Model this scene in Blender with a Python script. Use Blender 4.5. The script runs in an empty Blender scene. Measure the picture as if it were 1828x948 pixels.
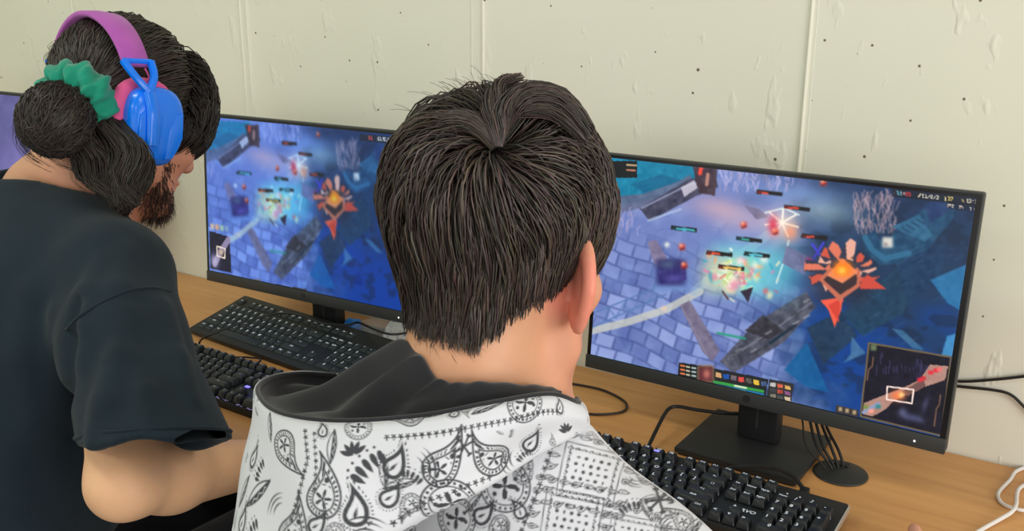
import bpy, bmesh, math
import numpy as np
from mathutils import Vector, Matrix

# ------------------------------------------------------------------ camera
SC = bpy.context.scene
COL = SC.collection
TZ = 0.74                                   # height of the desk top above the floor
FPX, YAW, PIT, ROL = 1707., .5702, .2802, .0022
CAM = np.array([.3191, -1.4663, .6707 + TZ])
_f = np.array([-math.sin(YAW)*math.cos(PIT), math.cos(YAW)*math.cos(PIT), -math.sin(PIT)])
_r = np.array([math.cos(YAW), math.sin(YAW), 0.])
_u = np.cross(_r, _f)
_c, _s = math.cos(ROL), math.sin(ROL)
_r, _u = _c*_r + _s*_u, -_s*_r + _c*_u
cd = bpy.data.cameras.new('camera'); cam = bpy.data.objects.new('camera', cd); COL.objects.link(cam)
cam.matrix_world = Matrix(((_r[0], _u[0], -_f[0], CAM[0]), (_r[1], _u[1], -_f[1], CAM[1]), (_r[2], _u[2], -_f[2], CAM[2]), (0, 0, 0, 1)))
cd.sensor_width = 36; cd.lens = FPX/1828*36; cd.clip_start = .02
SC.camera = cam

# ------------------------------------------------------------------ world, lights, exposure
SC.view_settings.view_transform = 'Standard'
SC.view_settings.look = 'None'
SC.view_settings.gamma = 1
SC.view_settings.use_curve_mapping = False
SC.view_settings.exposure = 0.24
W = bpy.data.worlds.new('room_air'); SC.world = W; W.use_nodes = True
W.node_tree.nodes['Background'].inputs[0].default_value = (1.0, .995, .955, 1)
W.node_tree.nodes['Background'].inputs[1].default_value = .98
def area(name, loc, rot, sx, sy, power, col):
    l = bpy.data.lights.new(name, 'AREA'); l.shape = 'RECTANGLE'; l.size = sx; l.size_y = sy; l.energy = power; l.color = col
    o = bpy.data.objects.new(name, l); COL.objects.link(o); o.location = loc; o.rotation_euler = rot
    return o
CEIL = 2.75
LAMPS = [(-1.5, -1.45), (.75, -1.45), (-1.5, -3.1), (.75, -3.1)]
for i, (x, y) in enumerate(LAMPS):
    area('ceiling_light_glow', (x, y, CEIL - .075), (0, 0, 0), 1.2, .3, 9 if x < 0 else 4, (.88, 1, .82) if x < 0 else (1, .985, .93))
area('added_daylight', (2.52, -1.55, 1.40), (0, math.radians(90), 0), 1.3, 1.9, 44, (1, .975, .96))  # lamp in the unseen window, added for a brighter right side

# ------------------------------------------------------------------ helpers: pixels, points, maths
def ray(x, y): return _f + (x - 914)/FPX*_r - (y - 474)/FPX*_u
def at(x, y, D): return CAM + D*ray(x, y)
def onz(x, y, z):
    d = ray(x, y); return CAM + d*((z + TZ - CAM[2])/d[2])
def ony(x, y, Y):
    d = ray(x, y); return CAM + d*((Y - CAM[1])/d[1])
def pj(P):
    d = np.asarray(P) - CAM; z = d @ _f
    return np.stack([914 + FPX*(d @ _r)/z, 474 - FPX*(d @ _u)/z, z], -1)
def V3(*a): return np.array(a, float)
def nrm(v): return v/np.maximum(np.linalg.norm(v, axis=-1, keepdims=True), 1e-9)
def sstep(a, b, x):
    t = np.clip((x - a)/(b - a), 0, 1); return t*t*(3 - 2*t)
def lin(c):
    c = np.asarray(c, float)/255.
    return np.where(c <= .04045, c/12.92, ((c + .055)/1.055)**2.4)
def L4(r, g, b): return tuple(lin((r, g, b))) + (1,)

# ------------------------------------------------------------------ helpers: materials
def mat(name, col=(.5, .5, .5, 1), rough=.5, spec=.5, metal=0, coat=0, sheen=0, emis=None, es=0, trans=0, alpha=1, sss=0, ior=1.45):
    m = bpy.data.materials.new(name); m.use_nodes = True
    b = m.node_tree.nodes['Principled BSDF']; I = b.inputs
    I['Base Color'].default_value = col; I['Roughness'].default_value = rough; I['Metallic'].default_value = metal
    I['Specular IOR Level'].default_value = spec; I['Coat Weight'].default_value = coat; I['Sheen Weight'].default_value = sheen
    I['Transmission Weight'].default_value = trans; I['Alpha'].default_value = alpha; I['IOR'].default_value = ior
    I['Subsurface Weight'].default_value = sss; I['Subsurface Radius'].default_value = (1, .35, .2); I['Subsurface Scale'].default_value = .006
    if emis: I['Emission Color'].default_value = emis; I['Emission Strength'].default_value = es
    return m
def N(m, t, **k):
    n = m.node_tree.nodes.new(t)
    for a, v in k.items(): setattr(n, a, v)
    return n
def lk(m, a, b): m.node_tree.links.new(a, b)
def bsdf(m): return m.node_tree.nodes['Principled BSDF']
def ramp(m, fac, stops):
    r = N(m, 'ShaderNodeValToRGB'); e = r.color_ramp.elements
    while len(e) < len(stops): e.new(.5)
    for x, (p, c) in zip(e, stops): x.position = p; x.color = c
    lk(m, fac, r.inputs[0]); return r.outputs[0]
def coords(m, scale=(1, 1, 1), out='Object'):
    t = N(m, 'ShaderNodeTexCoord'); mp = N(m, 'ShaderNodeMapping'); mp.inputs['Scale'].default_value = scale
    lk(m, t.outputs[out], mp.inputs[0]); return mp.outputs[0]
def noise(m, vec, scale, detail=4, rough=.5):
    n = N(m, 'ShaderNodeTexNoise'); n.inputs['Scale'].default_value = scale; n.inputs['Detail'].default_value = detail; n.inputs['Roughness'].default_value = rough
    if vec is not None: lk(m, vec, n.inputs['Vector'])
    return n.outputs['Fac']
def bump(m, h, strength=.3, dist=.002):
    b = N(m, 'ShaderNodeBump'); b.inputs['Strength'].default_value = strength; b.inputs['Distance'].default_value = dist
    lk(m, h, b.inputs['Height']); lk(m, b.outputs[0], bsdf(m).inputs['Normal'])
def mixc(m, fac, a, b, mode='MIX'):
    n = N(m, 'ShaderNodeMix', data_type='RGBA', blend_type=mode)
    for s, v in ((0, fac), (6, a), (7, b)):
        if hasattr(v, 'links') or hasattr(v, 'is_linked'): lk(m, v, n.inputs[s])
        else: n.inputs[s].default_value = v
    return n.outputs[2]

# ------------------------------------------------------------------ helpers: meshes and objects
def raw_mesh(name, V, Q=None, T=None, smooth=True):
    me = bpy.data.meshes.new(name); V = np.asarray(V, np.float32)
    nq = 0 if Q is None else len(Q); nt = 0 if T is None else len(T)
    me.vertices.add(len(V)); me.vertices.foreach_set('co', V.ravel())
    idx = np.concatenate([np.asarray(x, np.int32).ravel() for x in (Q, T) if x is not None and len(x)])
    me.loops.add(len(idx)); me.loops.foreach_set('vertex_index', idx)
    me.polygons.add(nq + nt)
    st = np.concatenate([np.arange(nq)*4, nq*4 + np.arange(nt)*3]).astype(np.int32)
    me.polygons.foreach_set('loop_start', st)
    me.polygons.foreach_set('use_smooth', np.full(nq + nt, smooth))
    me.update(calc_edges=True); me.validate()
    return me
def set_col(me, C, name='tint'):
    a = me.color_attributes.new(name, 'FLOAT_COLOR', 'POINT')
    C = np.asarray(C, np.float32)
    if C.shape[1] == 3: C = np.concatenate([C, np.ones((len(C), 1), np.float32)], 1)
    a.data.foreach_set('color', C.ravel())
def link(name, me, m, parent=None):
    o = bpy.data.objects.new(name, me); COL.objects.link(o)
    if m is not None and hasattr(me, 'materials') and len(me.materials) == 0: me.materials.append(m)
    if parent is not None: o.parent = parent
    return o
def thing(name, label, cat, loc=(0, 0, 0), rotz=0, group=None):
    o = bpy.data.objects.new(name, None); COL.objects.link(o); o.empty_display_size = .05
    o.location = loc; o.rotation_euler = (0, 0, rotz)
    return tag(o, label, cat, group)
def tag(o, label=None, cat=None, group=None, kind=None):
    if label: o['label'] = label
    if cat: o['category'] = cat
    if group: o['group'] = group
    if kind: o['kind'] = kind
    return o
class MB:
    """collects shapes and links them as one mesh"""
    def __init__(s): s.bm = bmesh.new()
    def box(s, c, size, bev=0, seg=2, rot=None, taper=None):
        b = bmesh.new(); bmesh.ops.create_cube(b, size=1)
        for v in b.verts:
            top = v.co.z > 0
            v.co = Vector((v.co.x*size[0], v.co.y*size[1], v.co.z*size[2]))
            if taper and top: v.co.x *= taper[0]; v.co.y *= taper[1]; v.co.y += taper[2] if len(taper) > 2 else 0
        if bev: bmesh.ops.bevel(b, geom=b.edges[:], offset=bev, segments=seg, affect='EDGES', profile=.5)
        M = Matrix.Translation(Vector(c)) @ (rot.to_4x4() if rot is not None else Matrix())
        b.transform(M); s.add(b); return s
    def add(s, b):
        me = bpy.data.meshes.new('t'); b.to_mesh(me); b.free(); s.bm.from_mesh(me); bpy.data.meshes.remove(me)
    def poly(s, V, F):
        vs = [s.bm.verts.new(v) for v in V]
        for f in F:
            try: s.bm.faces.new([vs[i] for i in f])
            except ValueError: pass
        return s
    def tube(s, P, r, sides=8, res=6, closed=False, flat=1, updir=None):
        P = smooth_path(P, res, closed) if res > 1 else np.asarray(P, float)
        n = len(P); R = np.full(n, r) if np.isscalar(r) else np.interp(np.linspace(0, 1, n), np.linspace(0, 1, len(r)), r)
        T = np.gradient(P, axis=0); T = nrm(T)
        ref = V3(0, 0, 1) if updir is None else np.asarray(updir, float)
        if updir is None and abs(T[0] @ ref) > .9: ref = V3(1, 0, 0)
        A = ref - T[0]*(T[0] @ ref); A = A/np.linalg.norm(A); V = []
        for i in range(n):
            if updir is not None: A = np.asarray(updir, float)
            A = A - T[i]*(T[i] @ A); A = A/max(np.linalg.norm(A), 1e-9); B = np.cross(T[i], A)
            for k in range(sides):
                a = 2*math.pi*k/sides; V.append(P[i] + R[i]*(math.cos(a)*B + flat*math.sin(a)*A))
        F = [(i*sides + k, i*sides + (k+1) % sides, (i+1)*sides + (k+1) % sides, (i+1)*sides + k) for i in range(n-1) for k in range(sides)]
        if closed: F += [((n-1)*sides + k, (n-1)*sides + (k+1) % sides, (k+1) % sides, k) for k in range(sides)]
        else: F += [tuple(range(sides))[::-1], tuple((n-1)*sides + k for k in range(sides))]
        return s.poly([tuple(v) for v in V], F)
    def lathe(s, prof, n=32, M=None):
        V = []; m = len(prof)
        for (rr, z) in prof:
            for k in range(n):
                a = 2*math.pi*k/n; V.append(Vector((rr*math.cos(a), rr*math.sin(a), z)))
        if M is not None: V = [M @ v for v in V]
        F = [(i*n + k, i*n + (k+1) % n, (i+1)*n + (k+1) % n, (i+1)*n + k) for i in range(m-1) for k in range(n)]
        F += [tuple(range(n))[::-1], tuple((m-1)*n + k for k in range(n))]
        return s.poly([tuple(v) for v in V], F)
    def prism(s, pts, z0, z1, M=None, bev=0, seg=2):
        b = bmesh.new(); vs = [b.verts.new((p[0], p[1], z0)) for p in pts]; f = b.faces.new(vs)
        e = bmesh.ops.extrude_face_region(b, geom=[f])
        for v in [x for x in e['geom'] if isinstance(x, bmesh.types.BMVert)]: v.co.z = z1
        bmesh.ops.recalc_face_normals(b, faces=b.faces[:])
        if bev:
            es = [x for x in b.edges if abs(x.verts[0].co.z - z1) < 1e-7 and abs(x.verts[1].co.z - z1) < 1e-7]
            bmesh.ops.bevel(b, geom=es, offset=bev, segments=seg, affect='EDGES', profile=.5)
        if M is not None: b.transform(M)
        s.add(b); return s
    def mesh(s, name, smooth=None):
        bmesh.ops.recalc_face_normals(s.bm, faces=s.bm.faces[:])
        me = bpy.data.meshes.new(name); s.bm.to_mesh(me); s.bm.free()
        me.polygons.foreach_set('use_smooth', np.full(len(me.polygons), smooth is not False))
        if smooth is None: me.set_sharp_from_angle(angle=math.radians(38))
        return me
    def build(s, name, m, parent=None, smooth=None): return link(name, s.mesh(name, smooth), m, parent)
def smooth_path(P, res, closed=False):
    P = np.asarray(P, float); n = len(P); out = []
    g = (lambda i: P[i % n]) if closed else (lambda i: P[min(max(i, 0), n-1)])
    for i in range(n if closed else n-1):
        a, b, c, d = g(i-1), g(i), g(i+1), g(i+2)
        for k in range(res):
            t = k/res; out.append(.5*((2*b) + (c-a)*t + (2*a-5*b+4*c-d)*t*t + (3*b-a-3*c+d)*t**3))
    if not closed: out.append(P[-1])
    return np.array(out)
def grid_quads(nr, nc):
    i = np.arange((nr-1)*(nc-1)); r = i//(nc-1); c = i % (nc-1); a = r*nc + c
    return np.stack([a, a+1, a+nc+1, a+nc], 1)
def catmull(G, axis, pos):
    """sample control grid G along axis at (fractional) positions"""
    G = np.moveaxis(G, axis, 0); n = len(G); i = np.clip(np.floor(pos).astype(int), 0, n-2); t = (pos - i).reshape((-1,) + (1,)*(G.ndim-1))
    g = lambda k: G[np.clip(k, 0, n-1)]
    a, b, c, d = g(i-1), g(i), g(i+1), g(i+2)
    a = np.where((i == 0).reshape(t.shape), 2*b - c, a); d = np.where((i == n-2).reshape(t.shape), 2*c - b, d)
    return np.moveaxis(.5*((2*b) + (c-a)*t + (2*a-5*b+4*c-d)*t*t + (3*b-a-3*c+d)*t**3), 0, axis)

# ------------------------------------------------------------------ helpers: distance fields -> mesh
def ell(p, c, r, R=None):
    q = p - np.asarray(c, np.float32)
    if R is not None: q = q @ np.asarray(R, np.float32)
    r = np.asarray(r, np.float32)
    q = q/r; k0 = np.sqrt(np.einsum('ij,ij->i', q, q)); q = q/r; k1 = np.sqrt(np.einsum('ij,ij->i', q, q))
    return k0*(k0-1)/np.maximum(k1, 1e-6)
def cone(p, a, b, r1, r2):
    a = np.asarray(a, np.float32); ba = np.asarray(b, np.float32) - a; bb = max(float(ba @ ba), 1e-12)
    pa = p - a; t = pa @ ba; h = t*(1/bb); np.minimum(h, 1, out=h); np.maximum(h, 0, out=h)
    d2 = np.einsum('ij,ij->i', pa, pa) - h*(2*t - h*bb)
    return np.sqrt(np.maximum(d2, 0)) - (r1 + (r2 - r1)*h)
def chain(p, P, R, k=.01):
    d = cone(p, P[0], P[1], R[0], R[1])
    for i in range(1, len(P)-1): d = smin(d, cone(p, P[i], P[i+1], R[i], R[i+1]), k)
    return d
def smin(a, b, k):
    e = a - b; h = e*(-.5/k); h += .5; np.minimum(h, 1, out=h); np.maximum(h, 0, out=h); return b + h*(e - k*(1 - h))
def smax(a, b, k): return -smin(-a, -b, k)
def near(p, c, R, f):
    """evaluate f only for batches that come close to its bounding ball"""
    c = np.asarray(c, np.float32); q = p - c; dd = np.sqrt(np.einsum('ij,ij->i', q, q))
    return f(p) if dd.min() < R + .03 else dd - R
def mesh_sdf(fn, lo, hi, h, B=16):
    lo = np.asarray(lo, float); n = np.ceil((np.asarray(hi) - lo)/h/B).astype(int)
    bi = np.stack(np.meshgrid(*[np.arange(k) for k in n], indexing='ij'), -1).reshape(-1, 3)
    ctr = (lo + (bi + .5)*B*h).astype(np.float32)
    keep = np.abs(fn(ctr)) < B*h*.866*1.06
    S = (n*B + 4).astype(np.int64); key = lambda I: (I[:, 0]*S[1] + I[:, 1])*S[2] + I[:, 2]
    g = np.stack(np.meshgrid(*[np.arange(-1, B+1)]*3, indexing='ij'), -1).reshape(-1, 3)
    ids, pos, quads = [], [], []
    off = np.stack(np.meshgrid([0, 1], [0, 1], [0, 1], indexing='ij'), -1).reshape(-1, 3)
    m = B + 2
    for b in bi[keep]:
        base = b*B
        d = fn((lo + (g + base)*h).astype(np.float32)).reshape(m, m, m)
        s = d < 0
        if s.all() or not s.any(): continue
        # owned cells: lattice -1..B-1 -> cell c uses c,c+1 ; own cells 0..B-1 (index 1..B)
        cor = [d[1+o[0]:1+o[0]+B, 1+o[1]:1+o[1]+B, 1+o[2]:1+o[2]+B] for o in off]
        sg = np.stack([c < 0 for c in cor]); cnt = sg.sum(0); act = (cnt > 0) & (cnt < 8)
        if act.any():
            I = np.argwhere(act); C = np.stack([c[act] for c in cor], 1)
            acc = np.zeros((len(I), 3)); num = np.zeros(len(I))
            for e0 in range(8):
                for ax in range(3):
                    if off[e0][ax]: continue
                    e1 = e0 + (4, 2, 1)[ax]
                    a, bb = C[:, e0], C[:, e1]; x = (a < 0) != (bb < 0)
                    t = np.where(x, a/np.where(x, a - bb, 1), 0)
                    q = off[e0] + t[:, None]*np.eye(3)[ax]
                    acc += np.where(x[:, None], q, 0); num += x
            ids.append(key(I + base + 1)); pos.append(lo + (I + base + acc/num[:, None])*h)
        for ax in range(3):
            e = np.eye(3, dtype=int)[ax]
            a = s[1:1+B, 1:1+B, 1:1+B]; bb = s[1+e[0]:1+e[0]+B, 1+e[1]:1+e[1]+B, 1+e[2]:1+e[2]+B]
            I = np.argwhere(a != bb)
            if not len(I): continue
            flip = a[a != bb]
            u = np.eye(3, dtype=int)[(ax+1) % 3]; v = np.eye(3, dtype=int)[(ax+2) % 3]
            J = I + base + 1
            q = np.stack([key(J), key(J-u), key(J-u-v), key(J-v)], 1)
            q[~flip] = q[~flip][:, ::-1]; quads.append(q)
    ids = np.concatenate(ids); pos = np.concatenate(pos); quads = np.concatenate(quads)
    o = np.argsort(ids); ids = ids[o]; pos = pos[o]
    w = np.clip(np.searchsorted(ids, quads), 0, len(ids)-1); ok = (ids[w] == quads).all(1)
    return pos, w[ok]
def relax(V, Q, it=2, k=.5):
    for _ in range(it):
        A = np.zeros_like(V); n = np.zeros(len(V))
        for a, b in ((0, 1), (1, 2), (2, 3), (3, 0)):
            for i, j in ((a, b), (b, a)):
                for c in range(3): A[:, c] += np.bincount(Q[:, i], V[Q[:, j], c], len(V))
                n += np.bincount(Q[:, i], minlength=len(V))
        V = V*(1-k) + k*A/np.maximum(n, 1)[:, None]
    return V
def hit(fn, x, y, D0=.3, D1=2.2):
    """first surface point of a distance field along the line of sight of a photo point"""
    d = ray(x, y); ln = np.linalg.norm(d); t = D0
    for _ in range(150):
        v = float(fn((CAM + d*t)[None].astype(np.float32))[0])
        if v < 2e-4: return CAM + d*t
        t += .7*v/ln
        if t > D1: return None
    return CAM + d*t

# ================================================================== MATERIALS
M = {}
def wall_material():
    m = mat('painted_concrete', rough=.62, spec=.35)
    v = coords(m)
    big = noise(m, v, 1.3, 3); fine = noise(m, v, 60, 5, .6); mid = noise(m, v, 9, 4)
    base = ramp(m, big, [(.3, L4(228, 228, 210)), (.7, L4(237, 236, 223))])
    pit = N(m, 'ShaderNodeTexVoronoi', feature='F1', voronoi_dimensions='2D'); pit.inputs['Scale'].default_value = 15; pit.inputs['Randomness'].default_value = 1
    sx_ = N(m, 'ShaderNodeSeparateXYZ'); cx_ = N(m, 'ShaderNodeCombineXYZ'); lk(m, v, sx_.inputs[0]); lk(m, sx_.outputs[0], cx_.inputs[0]); lk(m, sx_.outputs[2], cx_.inputs[1]); lk(m, cx_.outputs[0], pit.inputs['Vector'])
    # each cell gets its own pit size, most get none
    sep = N(m, 'ShaderNodeSeparateColor'); lk(m, pit.outputs['Color'], sep.inputs[0])
    size = N(m, 'ShaderNodeMapRange'); size.inputs[1].default_value = .40; size.inputs[2].default_value = 1; size.inputs[3].default_value = -.02; size.inputs[4].default_value = .034
    lk(m, sep.outputs[0], size.inputs[0])
    wob = N(m, 'ShaderNodeMath', operation='MULTIPLY_ADD'); lk(m, fine, wob.inputs[0]); wob.inputs[1].default_value = .06; lk(m, pit.outputs['Distance'], wob.inputs[2])
    sub = N(m, 'ShaderNodeMath', operation='SUBTRACT'); lk(m, size.outputs[0], sub.inputs[0]); lk(m, wob.outputs[0], sub.inputs[1])
    mask = N(m, 'ShaderNodeMapRange'); mask.inputs[1].default_value = -.040; mask.inputs[2].default_value = -.026; lk(m, sub.outputs[0], mask.inputs[0])
    lk(m, mixc(m, mask.outputs[0], base, L4(118, 104, 84)), bsdf(m).inputs['Base Color'])
    # height: roller texture, blisters and drips, minus the pits
    bl = noise(m, coords(m, (3.2, 3.2, 1.5)), 5.5, 3, .6)
    blr = N(m, 'ShaderNodeMapRange'); blr.inputs[1].default_value = .60; blr.inputs[2].default_value = .66; lk(m, bl, blr.inputs[0])
    fi = N(m, 'ShaderNodeMath', operation='MULTIPLY_ADD'); lk(m, mid, fi.inputs[0]); fi.inputs[1].default_value = .35; lk(m, blr.outputs[0], fi.inputs[2])
    h2 = N(m, 'ShaderNodeMath', operation='MULTIPLY_ADD'); lk(m, fine, h2.inputs[0]); h2.inputs[1].default_value = .05; lk(m, fi.outputs[0], h2.inputs[2])
    h3 = N(m, 'ShaderNodeMath', operation='MULTIPLY_ADD'); lk(m, mask.outputs[0], h3.inputs[0]); h3.inputs[1].default_value = -1.2; lk(m, h2.outputs[0], h3.inputs[2])
    bump(m, h3.outputs[0], .55, .0022)
    return m
def wood_material():
    m = mat('beech_laminate', rough=.38, spec=.45)
    v = coords(m, (1.1, 16, 16)); g = noise(m, v, 3.2, 7, .62); big = noise(m, coords(m, (.7, 3, 3)), 2.2, 3)
    c = ramp(m, g, [(.28, L4(188, 130, 74)), (.5, L4(211, 153, 93)), (.72, L4(222, 168, 108))])
    c2 = ramp(m, big, [(.3, L4(203, 146, 87)), (.7, L4(219, 165, 104))])
    lk(m, mixc(m, .45, c, c2), bsdf(m).inputs['Base Color'])
    fl = noise(m, coords(m, (18, 160, 160)), 4, 3); bump(m, fl, .06, .0006)
    return m
def plastic(name, c, rough=.45, grain=.12, scale=900, spec=.5):
    m = mat(name, c, rough, spec); bump(m, noise(m, coords(m), scale, 2), grain, .0004); return m
def fabric(name, c1, c2, rough=.9, scale=1400, amp=.25, sheen=.15, crumple=0):
    m = mat(name, c1, rough, .25, sheen=sheen)
    v = coords(m); w = noise(m, v, scale, 2); b = noise(m, v, 14, 4)
    lk(m, ramp(m, b, [(.35, c1), (.65, c2)]), bsdf(m).inputs['Base Color'])
    if crumple:
        cw = noise(m, coords(m, (1, 1, .45)), 17, 3, .5); k = N(m, 'ShaderNodeMath', operation='MULTIPLY_ADD'); lk(m, cw, k.inputs[0]); k.inputs[1].default_value = crumple; lk(m, w, k.inputs[2]); w = k.outputs[0]
    bump(m, w, amp, .0006)
    return m
def tinted(name, rough=.5, spec=.5, **k):
    """base colour comes from the mesh's own colour attribute"""
    m = mat(name, rough=rough, spec=spec, **k); a = N(m, 'ShaderNodeAttribute', attribute_name='tint')
    lk(m, a.outputs['Color'], bsdf(m).inputs['Base Color']); return m
M['wall'] = wall_material(); M['wood'] = wood_material()
M['black'] = plastic('black_plastic', L4(38, 40, 41)); M['bezel'] = plastic('dark_grey_bezel', L4(50, 53, 54), .5)
M['gloss_black'] = mat('black_glass_border', L4(14, 14, 16), .25)
M['key'] = plastic('keycap_plastic', L4(31, 35, 39), .38, .1); M['key_low'] = plastic('flat_key_plastic', L4(41, 50, 54), .5, .1)
M['kb_body'] = plastic('keyboard_shell', L4(30, 34, 36), .5); M['metal'] = mat('brushed_edge', L4(214, 214, 210), .35, metal=.6)
M['legend'] = mat('white_key_print', L4(225, 232, 238), .5, emis=L4(225, 232, 238), es=.15)
M['cable'] = mat('black_cable', L4(26, 26, 27), .5); M['cable_white'] = mat('white_cable', L4(226, 222, 220), .45)
M['cable_brown'] = mat('dark_brown_cable', L4(44, 32, 28), .5)
M['led'] = mat('white_led', emis=(1, 1, 1, 1), es=2.5); M['led_blue'] = mat('blue_key_light', emis=L4(70, 60, 255), es=1.6)
M['led_violet'] = mat('violet_underglow', L4(120, 110, 150), emis=L4(150, 140, 200), es=.35)
M['floor'] = plastic('grey_vinyl', L4(120, 116, 108), .55, .1, 60); M['ceiling'] = plastic('darkened_ceiling', L4(158, 156, 150), .8, .2, 40)  # ceiling greyed so less light bounces onto the wall top
M['steel'] = mat('painted_steel', L4(90, 92, 94), .45, metal=.4)

# ================================================================== SETTING
def struct(name, mb, m): o = mb.build(name, m, None); tag(o, kind='structure'); return o
struct('wall_back', MB().box((-.6, .1, 1.375), (7, .2, 2.75)), M['wall'])
struct('floor', MB().box((-.6, -2.4, -.05), (7, 5.2, .1)), M['floor'])
struct('ceiling', MB().box((-.6, -2.4, CEIL + .05), (7, 5.2, .1)), M['ceiling'])
# side wall outside the picture; its unseen window is added to brighten the right
mb = MB()
for c, sz in (((2.65, -2.4, .325), (.2, 5.2, .65)), ((2.65, -2.4, 2.45), (.2, 5.2, .6)), ((2.65, -.25, 1.40), (.2, .7, 1.5)), ((2.65, -3.75, 1.40), (.2, 2.5, 1.5))): mb.box(c, sz)
struct('wall_right', mb, M['wall'])
struct('wall_left', MB().box((-3.1, -2.4, 1.375), (.2, 5.2, 2.75)), M['wall'])
wf = MB()
for y in (-.62, -1.55, -2.48): wf.box((2.62, y, 1.40), (.06, .05, 1.5))
for z in (.675, 2.125): wf.box((2.62, -1.55, z), (.06, 1.9, .05))
wn = struct('added_window_1', wf, M['ceiling'])
for y in (-1.085, -2.015):
    o = MB().box((2.64, y, 1.40), (.006, .88, 1.40)).build('pane', mat('added_window_pane', L4(240, 245, 250), .05, trans=1), wn)
# vertical joints between the wall panels: rounded paint ridges, all 60 cm apart
def seam(n, edges, band):
    mb = MB()
    for (x, w, hgt) in edges:
        zz = np.linspace(0.0, 2.75, 90); rng = np.random.default_rng(n*7 + int(abs(x)*100))
        wob = np.cumsum(rng.normal(0, .0002, 90)); wob -= np.linspace(0, wob[-1], 90)
        K = 7; Vv = []
        for z, o in zip(zz, wob):
            for k in range(K):
                a = math.pi*k/(K-1); Vv.append((x + o - w*math.cos(a), .001 - hgt*math.sin(a), z))
        mb.poly(Vv, [(i*K+k, i*K+k+1, (i+1)*K+k+1, (i+1)*K+k) for i in range(89) for k in range(K-1)])
    if band: mb.box(((band[0]+band[1])/2, -.0004, 1.375), (band[1]-band[0], .0012, 2.75))
    struct('trim_%d' % n, mb, M['wall'])
seam(1, [(-1.312, .0026, .0045), (-1.291, .003, .006)], (-1.312, -1.291))
seam(2, [(-.708, .0022, .0026), (-.683, .0028, .0055)], (-.708, -.683))
seam(3, [(-.0965, .0034, .0055), (-.0875, .002, .0015)], None)
seam(4, [(.510, .003, .004)], None)
seam(5, [(-1.912, .003, .0035)], None)
for i, (x, y) in enumerate(LAMPS):
    pos = ('above the player in the black t-shirt', 'above the bare end of the desk', 'deep in the room behind the t-shirt player', 'deep in the room near the added window')[i]
    t = thing('ceiling_light', 'long white fluorescent ceiling light panel ' + pos, 'ceiling light', (x, y, CEIL), 0, 'ceiling light panels')
    MB().box((0, 0, -.03), (1.26, .36, .06), .006).build('light_housing', M['metal'], t)
    MB().box((0, 0, -.062), (1.2, .3, .008)).build('diffuser', mat('lit_diffuser', emis=(1, .96, .88, 1), es=3), t)

# ================================================================== DESK
D_X0, D_X1, D_Y0 = -2.75, .95, -.60
desk = thing('desk', 'long orange beech laminate desk along the wall', 'desk', (0, 0, 0))
MB().box(((D_X0+D_X1)/2, (D_Y0-.003)/2, TZ - .014), (D_X1-D_X0, -D_Y0-.003, .028), .0015, 1).build('desk_top', M['wood'], desk)
for x in (D_X0 + .08, -1.42, -.45, D_X1 - .08):
    for y in (D_Y0 + .06, -.07):
        MB().box((x, y, (TZ-.028)/2), (.04, .04, TZ-.028), .003, 1).build('desk_leg', M['steel'], desk)
MB().box(((D_X0+D_X1)/2, -.07, TZ-.053), (D_X1-D_X0-.2, .03, .05)).build('desk_rail', M['steel'], desk)

# ================================================================== SCREEN PICTURES
def vnoise(x, y, s, seed):
    r = np.random.default_rng(seed).random((64, 64)); x = x/s; y = y/s
    i = np.floor(x).astype(int); j = np.floor(y).astype(int); fx = x - i; fy = y - j; fx = fx*fx*(3-2*fx); fy = fy*fy*(3-2*fy)
    g = lambda a, b: r[a % 64, b % 64]
    return (g(i, j)*(1-fx) + g(i+1, j)*fx)*(1-fy) + (g(i, j+1)*(1-fx) + g(i+1, j+1)*fx)*fy
def fbm(x, y, s, seed): return .55*vnoise(x, y, s, seed) + .3*vnoise(x, y, s/2.1, seed+1) + .15*vnoise(x, y, s/4.3, seed+2)
FONT = {'0': '069996', '1': '026227', '2': '0E1687', '3': '0E161E', '4': '099F11', '5': '0F8E1E', '6': '068E96', '7': '0F1244', '8': '069696', '9': '069716',
        '/': '011248', ':': '002020', 'F': '0F8E88', 'P': '0E9E88', 'S': '078E1E', 'm': '00DBBB', 's': '00786E', 'v': '009966', ' ': '000000'}
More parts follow.
